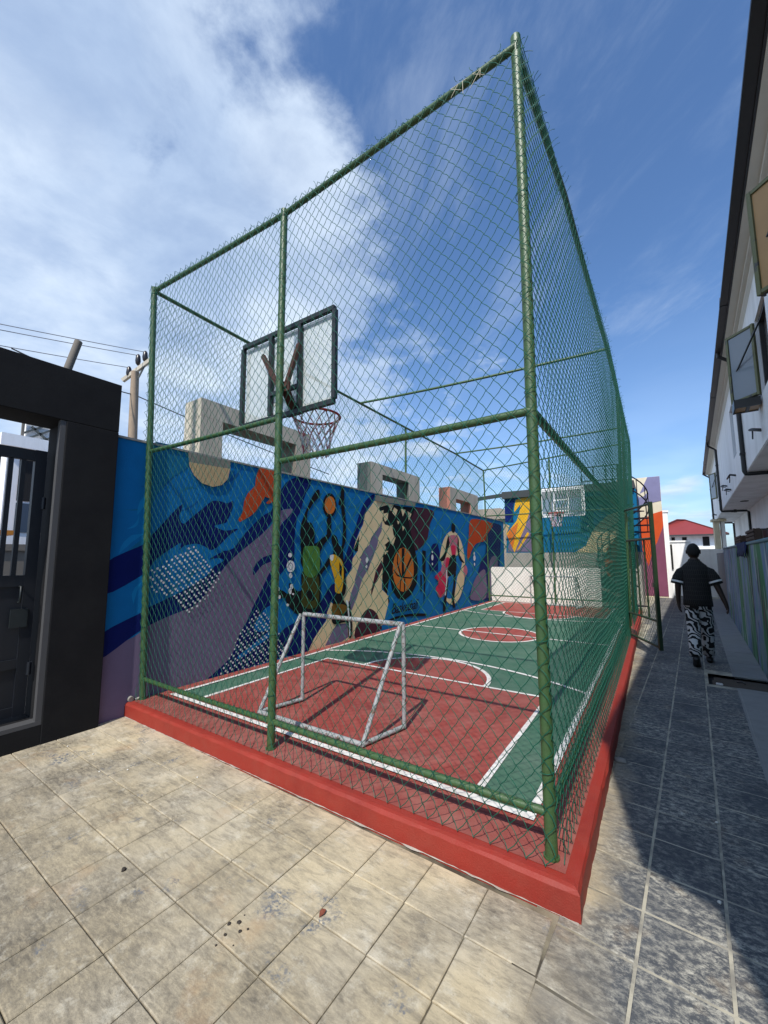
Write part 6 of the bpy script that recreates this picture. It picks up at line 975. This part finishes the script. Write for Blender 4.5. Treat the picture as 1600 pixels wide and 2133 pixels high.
body_me = skin_mesh(nodes, edges)
# head: one lofted surface with jaw, brow and nose, ears added, joined to the body mesh
q = MB(); rings = []
HC = Vector((0, .03, 1.648))
for k in range(15):
    t = -math.pi / 2 + math.pi * k / 14; z = math.sin(t); rr = max(math.cos(t), .02); ring = []
    for j in range(20):
        a = 2 * math.pi * j / 20; x = math.cos(a); y = math.sin(a)
        wx = .081 * rr * (1 - .16 * max(0, -z)); wy = .096 * rr * (1 - .05 * max(0, -z)); px_, py_ = wx * x, wy * y
        if y > .9 and -.35 < z < .05: py_ += .018 * (1 - abs(z + .15) / .2 if abs(z + .15) < .2 else 0)
        if y > .6 and .05 < z < .25: py_ -= .006
        ring.append(HC + Vector((px_, py_ + .01 * max(0, -z), z * .122)))
    rings.append(ring)
q.loft(rings)
for sx in (-1, 1):
    q.loft([[HC + Vector((sx * (.077 + .013 * u), -.005 + .020 * math.cos(t) * (1 - .3 * u) - .006 * u, -.005 + .032 * math.sin(t) * (1 - .2 * u))) for t in [i * math.pi / 5 for i in range(10)]] for u in (0, .6, 1)])
    q.tube([HC + Vector((sx * .030 - .012, .088, .012)), HC + Vector((sx * .030 + .012, .088, .012))], .007, 6)
q.tube([HC + Vector((-.024, .090, -.062)), HC + Vector((0, .097, -.062)), HC + Vector((.024, .090, -.062))], .006, 6)
head = q.build('head_tmp', SKIN)
bm = bmesh.new(); bm.from_mesh(body_me); bm.from_mesh(head.data); bm.to_mesh(body_me); bm.free(); bpy.data.objects.remove(head)
body_me.materials.clear(); body_me.materials.append(SKIN)
for p in body_me.polygons: p.use_smooth = True; p.material_index = 0
bo = bpy.data.objects.new('body', body_me); COL.objects.link(bo); bo.parent = pr
q = MB(); rings = []
for k in range(9):
    ring = []
    for j in range(20):
        a = 2 * math.pi * j / 20; t0 = -0.55 + 0.95 * max(0, math.sin(a)) + 0.25 * abs(math.cos(a)) ** 4; t = t0 + (math.pi / 2 - .03 - t0) * k / 8; g = 1.022 if k else 0.985
        wz = 1 - .16 * max(0, -math.sin(t)); ring.append(HC + Vector((.081 * g * math.cos(t) * wz * math.cos(a), .096 * g * math.cos(t) * math.sin(a), .122 * g * math.sin(t))))
    rings.append(ring)
q.loft(rings, caps=True); q.build('hair', HAIR, pr)
def ell_ring(c, rx, ry, n=20, wr=0.0, ph=0): return [(c[0] + rx * math.cos(t) * (1 + wr * math.sin(3 * t + ph)), c[1] + ry * math.sin(t) * (1 + wr * math.sin(4 * t + ph)), c[2]) for t in [2 * math.pi * i / n for i in range(n)]]
q = MB()
q.loft([ell_ring((0, .015, 1.535), .068, .066), ell_ring((0, .012, 1.515), .074, .070), ell_ring((0, .006, 1.485), .100, .082), ell_ring((0, 0, 1.45), .138, .098), ell_ring((0, -.005, 1.40), .168, .118), ell_ring((0, -.008, 1.28), .172, .132, wr=.01), ell_ring((0, -.005, 1.12), .166, .134, wr=.02, ph=1), ell_ring((0, 0, .98), .168, .136, wr=.03, ph=2), ell_ring((0, 0, .865), .176, .144, wr=.04, ph=2.5)])
def limb(pts, rs, n=14, wr=0.03):
    rings = []
    for i, (p, r) in enumerate(zip(pts, rs)):
        p = Vector(p); a = Vector(pts[max(i - 1, 0)]); b = Vector(pts[min(i + 1, len(pts) - 1)]); d = (b - a).normalized(); s_ = d.cross(Vector((0, 1, 0))).normalized(); f_ = s_.cross(d)
        rings.append([p + s_ * r * math.cos(t) * (1 + wr * math.sin(3 * t + i)) + f_ * r * math.sin(t) * (1 + wr * math.cos(2 * t + i * 1.7)) for t in [2 * math.pi * k / n for k in range(n)]])
    return rings
SL = {-1: [(-.06, 0, 1.41), (-.115, 0, 1.378), (-.158, -.005, 1.345), (-.195, -.012, 1.27), (-.222, -.02, 1.165)], 1: [(.06, 0, 1.41), (.115, 0, 1.378), (.16, -.005, 1.345), (.20, -.015, 1.27), (.235, -.025, 1.175)]}
for sx in (-1, 1): q.loft(limb(SL[sx], [.035, .060, .075, .079, .083]))
shirt = q.build('shirt', SHIRT, pr)
for sx in (-1, 1):
    a, b = Vector(SL[sx][3]), Vector(SL[sx][4]); d = (b - a).normalized(); c = b - d * .045
    MB().loft(limb([c - d * .013, c + d * .013], [.0842, .0848]), caps=False).build('sleeve_stripe', PAINT['white'], pr)
q = MB(); q.loft([ell_ring((0, 0, .97), .140, .115), ell_ring((0, 0, .90), .155, .125), ell_ring((0, 0, .82), .158, .124, wr=.02)])
q.loft(limb([(-.075, 0, .90), (-.076, .01, .72), (-.072, .02, .50), (-.068, -.09, .32), (-.064, -.17, .17)], [.085, .088, .080, .075, .070], wr=.05))
q.loft(limb([(.075, 0, .90), (.078, .09, .72), (.080, .19, .51), (.080, .28, .30), (.078, .34, .12)], [.085, .088, .080, .075, .072], wr=.05))
q.build('trousers', ZEBRA, pr)
def shoe(base, pitch, parent):
    rings = []
    for y, wx, h in ((-.09, .030, .05), (-.07, .040, .085), (-.02, .042, .095), (.05, .046, .075), (.11, .050, .055), (.16, .042, .042), (.185, .022, .030)):
        rings.append([Vector((wx * math.cos(t) * (1 if math.sin(t) > -.5 else 1.05), y, max(0, h * (.5 + .5 * math.sin(t))))) for t in [2 * math.pi * i / 14 for i in range(14)]])
    R_ = Matrix.Rotation(pitch, 4, 'X'); piv = Vector((0, .12, 0))
    rings = [[(R_ @ (p - piv)) + piv + Vector(base) for p in r] for r in rings]
    MB().loft(rings).build('shoe', SHOE, parent)
shoe((-.062, -.20, .002), -0.62, pr); shoe((.078, .40, .003), 0.0, pr)

# ================================================================== SMALL THINGS ON THE GROUND
def blob(name, label, cat, x, y, r, h, m, seed=0, grp=None):
    rg = random.Random(seed); q = MB(); n = 9
    q.loft([[(x + r * k * math.cos(2 * math.pi * i / n) * rg.uniform(.7, 1.15), y + r * k * math.sin(2 * math.pi * i / n) * rg.uniform(.6, 1.1), z) for i in range(n)] for k, z in ((1, .0005), (.9, h * .6), (.45, h))])
    return tag(q.build(name, m), label, cat, grp)
DIRT = mat('dark_dirt', (0.035, 0.028, 0.022), 0.95, 0.3, 40)
LEAFM = mat('dry_red_leaf', (0.19, 0.055, 0.030), 0.7, 0.3, 40)
CHIP = mat('pale_chip', (0.6, 0.58, 0.52), 0.8)
DL = ['left dropping of the two dark ones at the top of the dark cluster', 'largest dark dropping in the middle of the dark cluster', 'dark dropping at the right end of the dark cluster', 'tiny topmost speck of the dark cluster on the paving', 'small dark dropping at the lower left end of the cluster by a joint', 'elongated dark dropping lying on the joint below the cluster', 'tiny lowest speck of the dark cluster on the paving', 'dark dropping between the largest one and the right end of the cluster']
PL = ['pale pebble on the paving closest to the black gateway corner', 'pale pebble second nearest the painted wall, in front of the gateway pillar', 'pale pebble right of the pillar foot, nearest the wall', 'pale pebble midway between the gateway corner and the pillar', 'pale pebble on the paving beside the front kerb']
blob('dirt_clump', 'lone dark clump on the cream paving nearest the black gateway', 'dirt clump', -1.86, -1.10, .014, .012, DIRT, 1)
for i, (x, y, r) in enumerate(((-1.14, -.99, .013), (-1.11, -.96, .016), (-1.05, -.96, .009), (-1.12, -.925, .006), (-1.10, -1.08, .008), (-1.11, -1.03, .011), (-1.04, -1.04, .006), (-1.07, -.985, .012))):
    blob('dropping', DL[i], 'dropping', x, y, r * .75, r * .4, DIRT, 10 + i, 'dark droppings on the paving')
q = MB(); c0 = Vector((-.83, -.73, .003))
for s_ in (-1, 1): q.add([c0 + Vector((0, -.022, .001)), c0 + Vector((s_ * .013, -.004, .010)), c0 + Vector((s_ * .010, .012, .012)), c0 + Vector((0, .024, .004)), c0 + Vector((0, 0, .002))], [(0, 1, 4), (1, 2, 4), (2, 3, 4)])
tag(q.build('leaf', LEAFM), 'dry curled reddish leaf lying on the paving before the kerb', 'leaf')
blob('stone_chip', 'pale stone chip on the dark alley paving close to the kerb corner', 'stone', .66, .33, .010, .010, CHIP, 31)
blob('stone_chip', 'pale stone chip in the shaded part of the alley paving', 'stone', .72, 1.04, .010, .010, CHIP, 32)
for i, (x, y) in enumerate(((-3.74, -.72), (-3.05, -.75), (-2.9, -.62), (-3.4, -.66), (-2.36, -.39))):
    blob('pebble', PL[i], 'pebble', x, y, .008, .007, CHIP, 40 + i, 'pale pebbles on the paving')
blob('plaster_lump', 'rough lump of spilled mortar along the court kerb in the alley', 'mortar', .19, 1.27 + .3, .05, .02, CONC, 51)
# mortar smear along the foot of the kerb
q = MB(); N_ = 120; top = []; bot = []
for i in range(N_ + 1):
    x = -4.03 + 4.165 * i / N_; w = 0.002 + 0.014 * max(0, math.sin(i * 0.9) * math.sin(i * 0.37 + 1)) + random.uniform(0, .003)
    top.append((x, -.1452, .001 + random.uniform(0, .004))); bot.append((x, -.1452 - w, .0016))
q.add(top + bot, [(i, i + 1, N_ + 2 + i, N_ + 1 + i) for i in range(N_)]); q.build('mortar_smear', mat('pale_mortar', (0.36, 0.33, 0.28), 0.9, 0.4, 30, 0.3, 60), forecourt, kind='stuff')
bpy.context.view_layer.update()
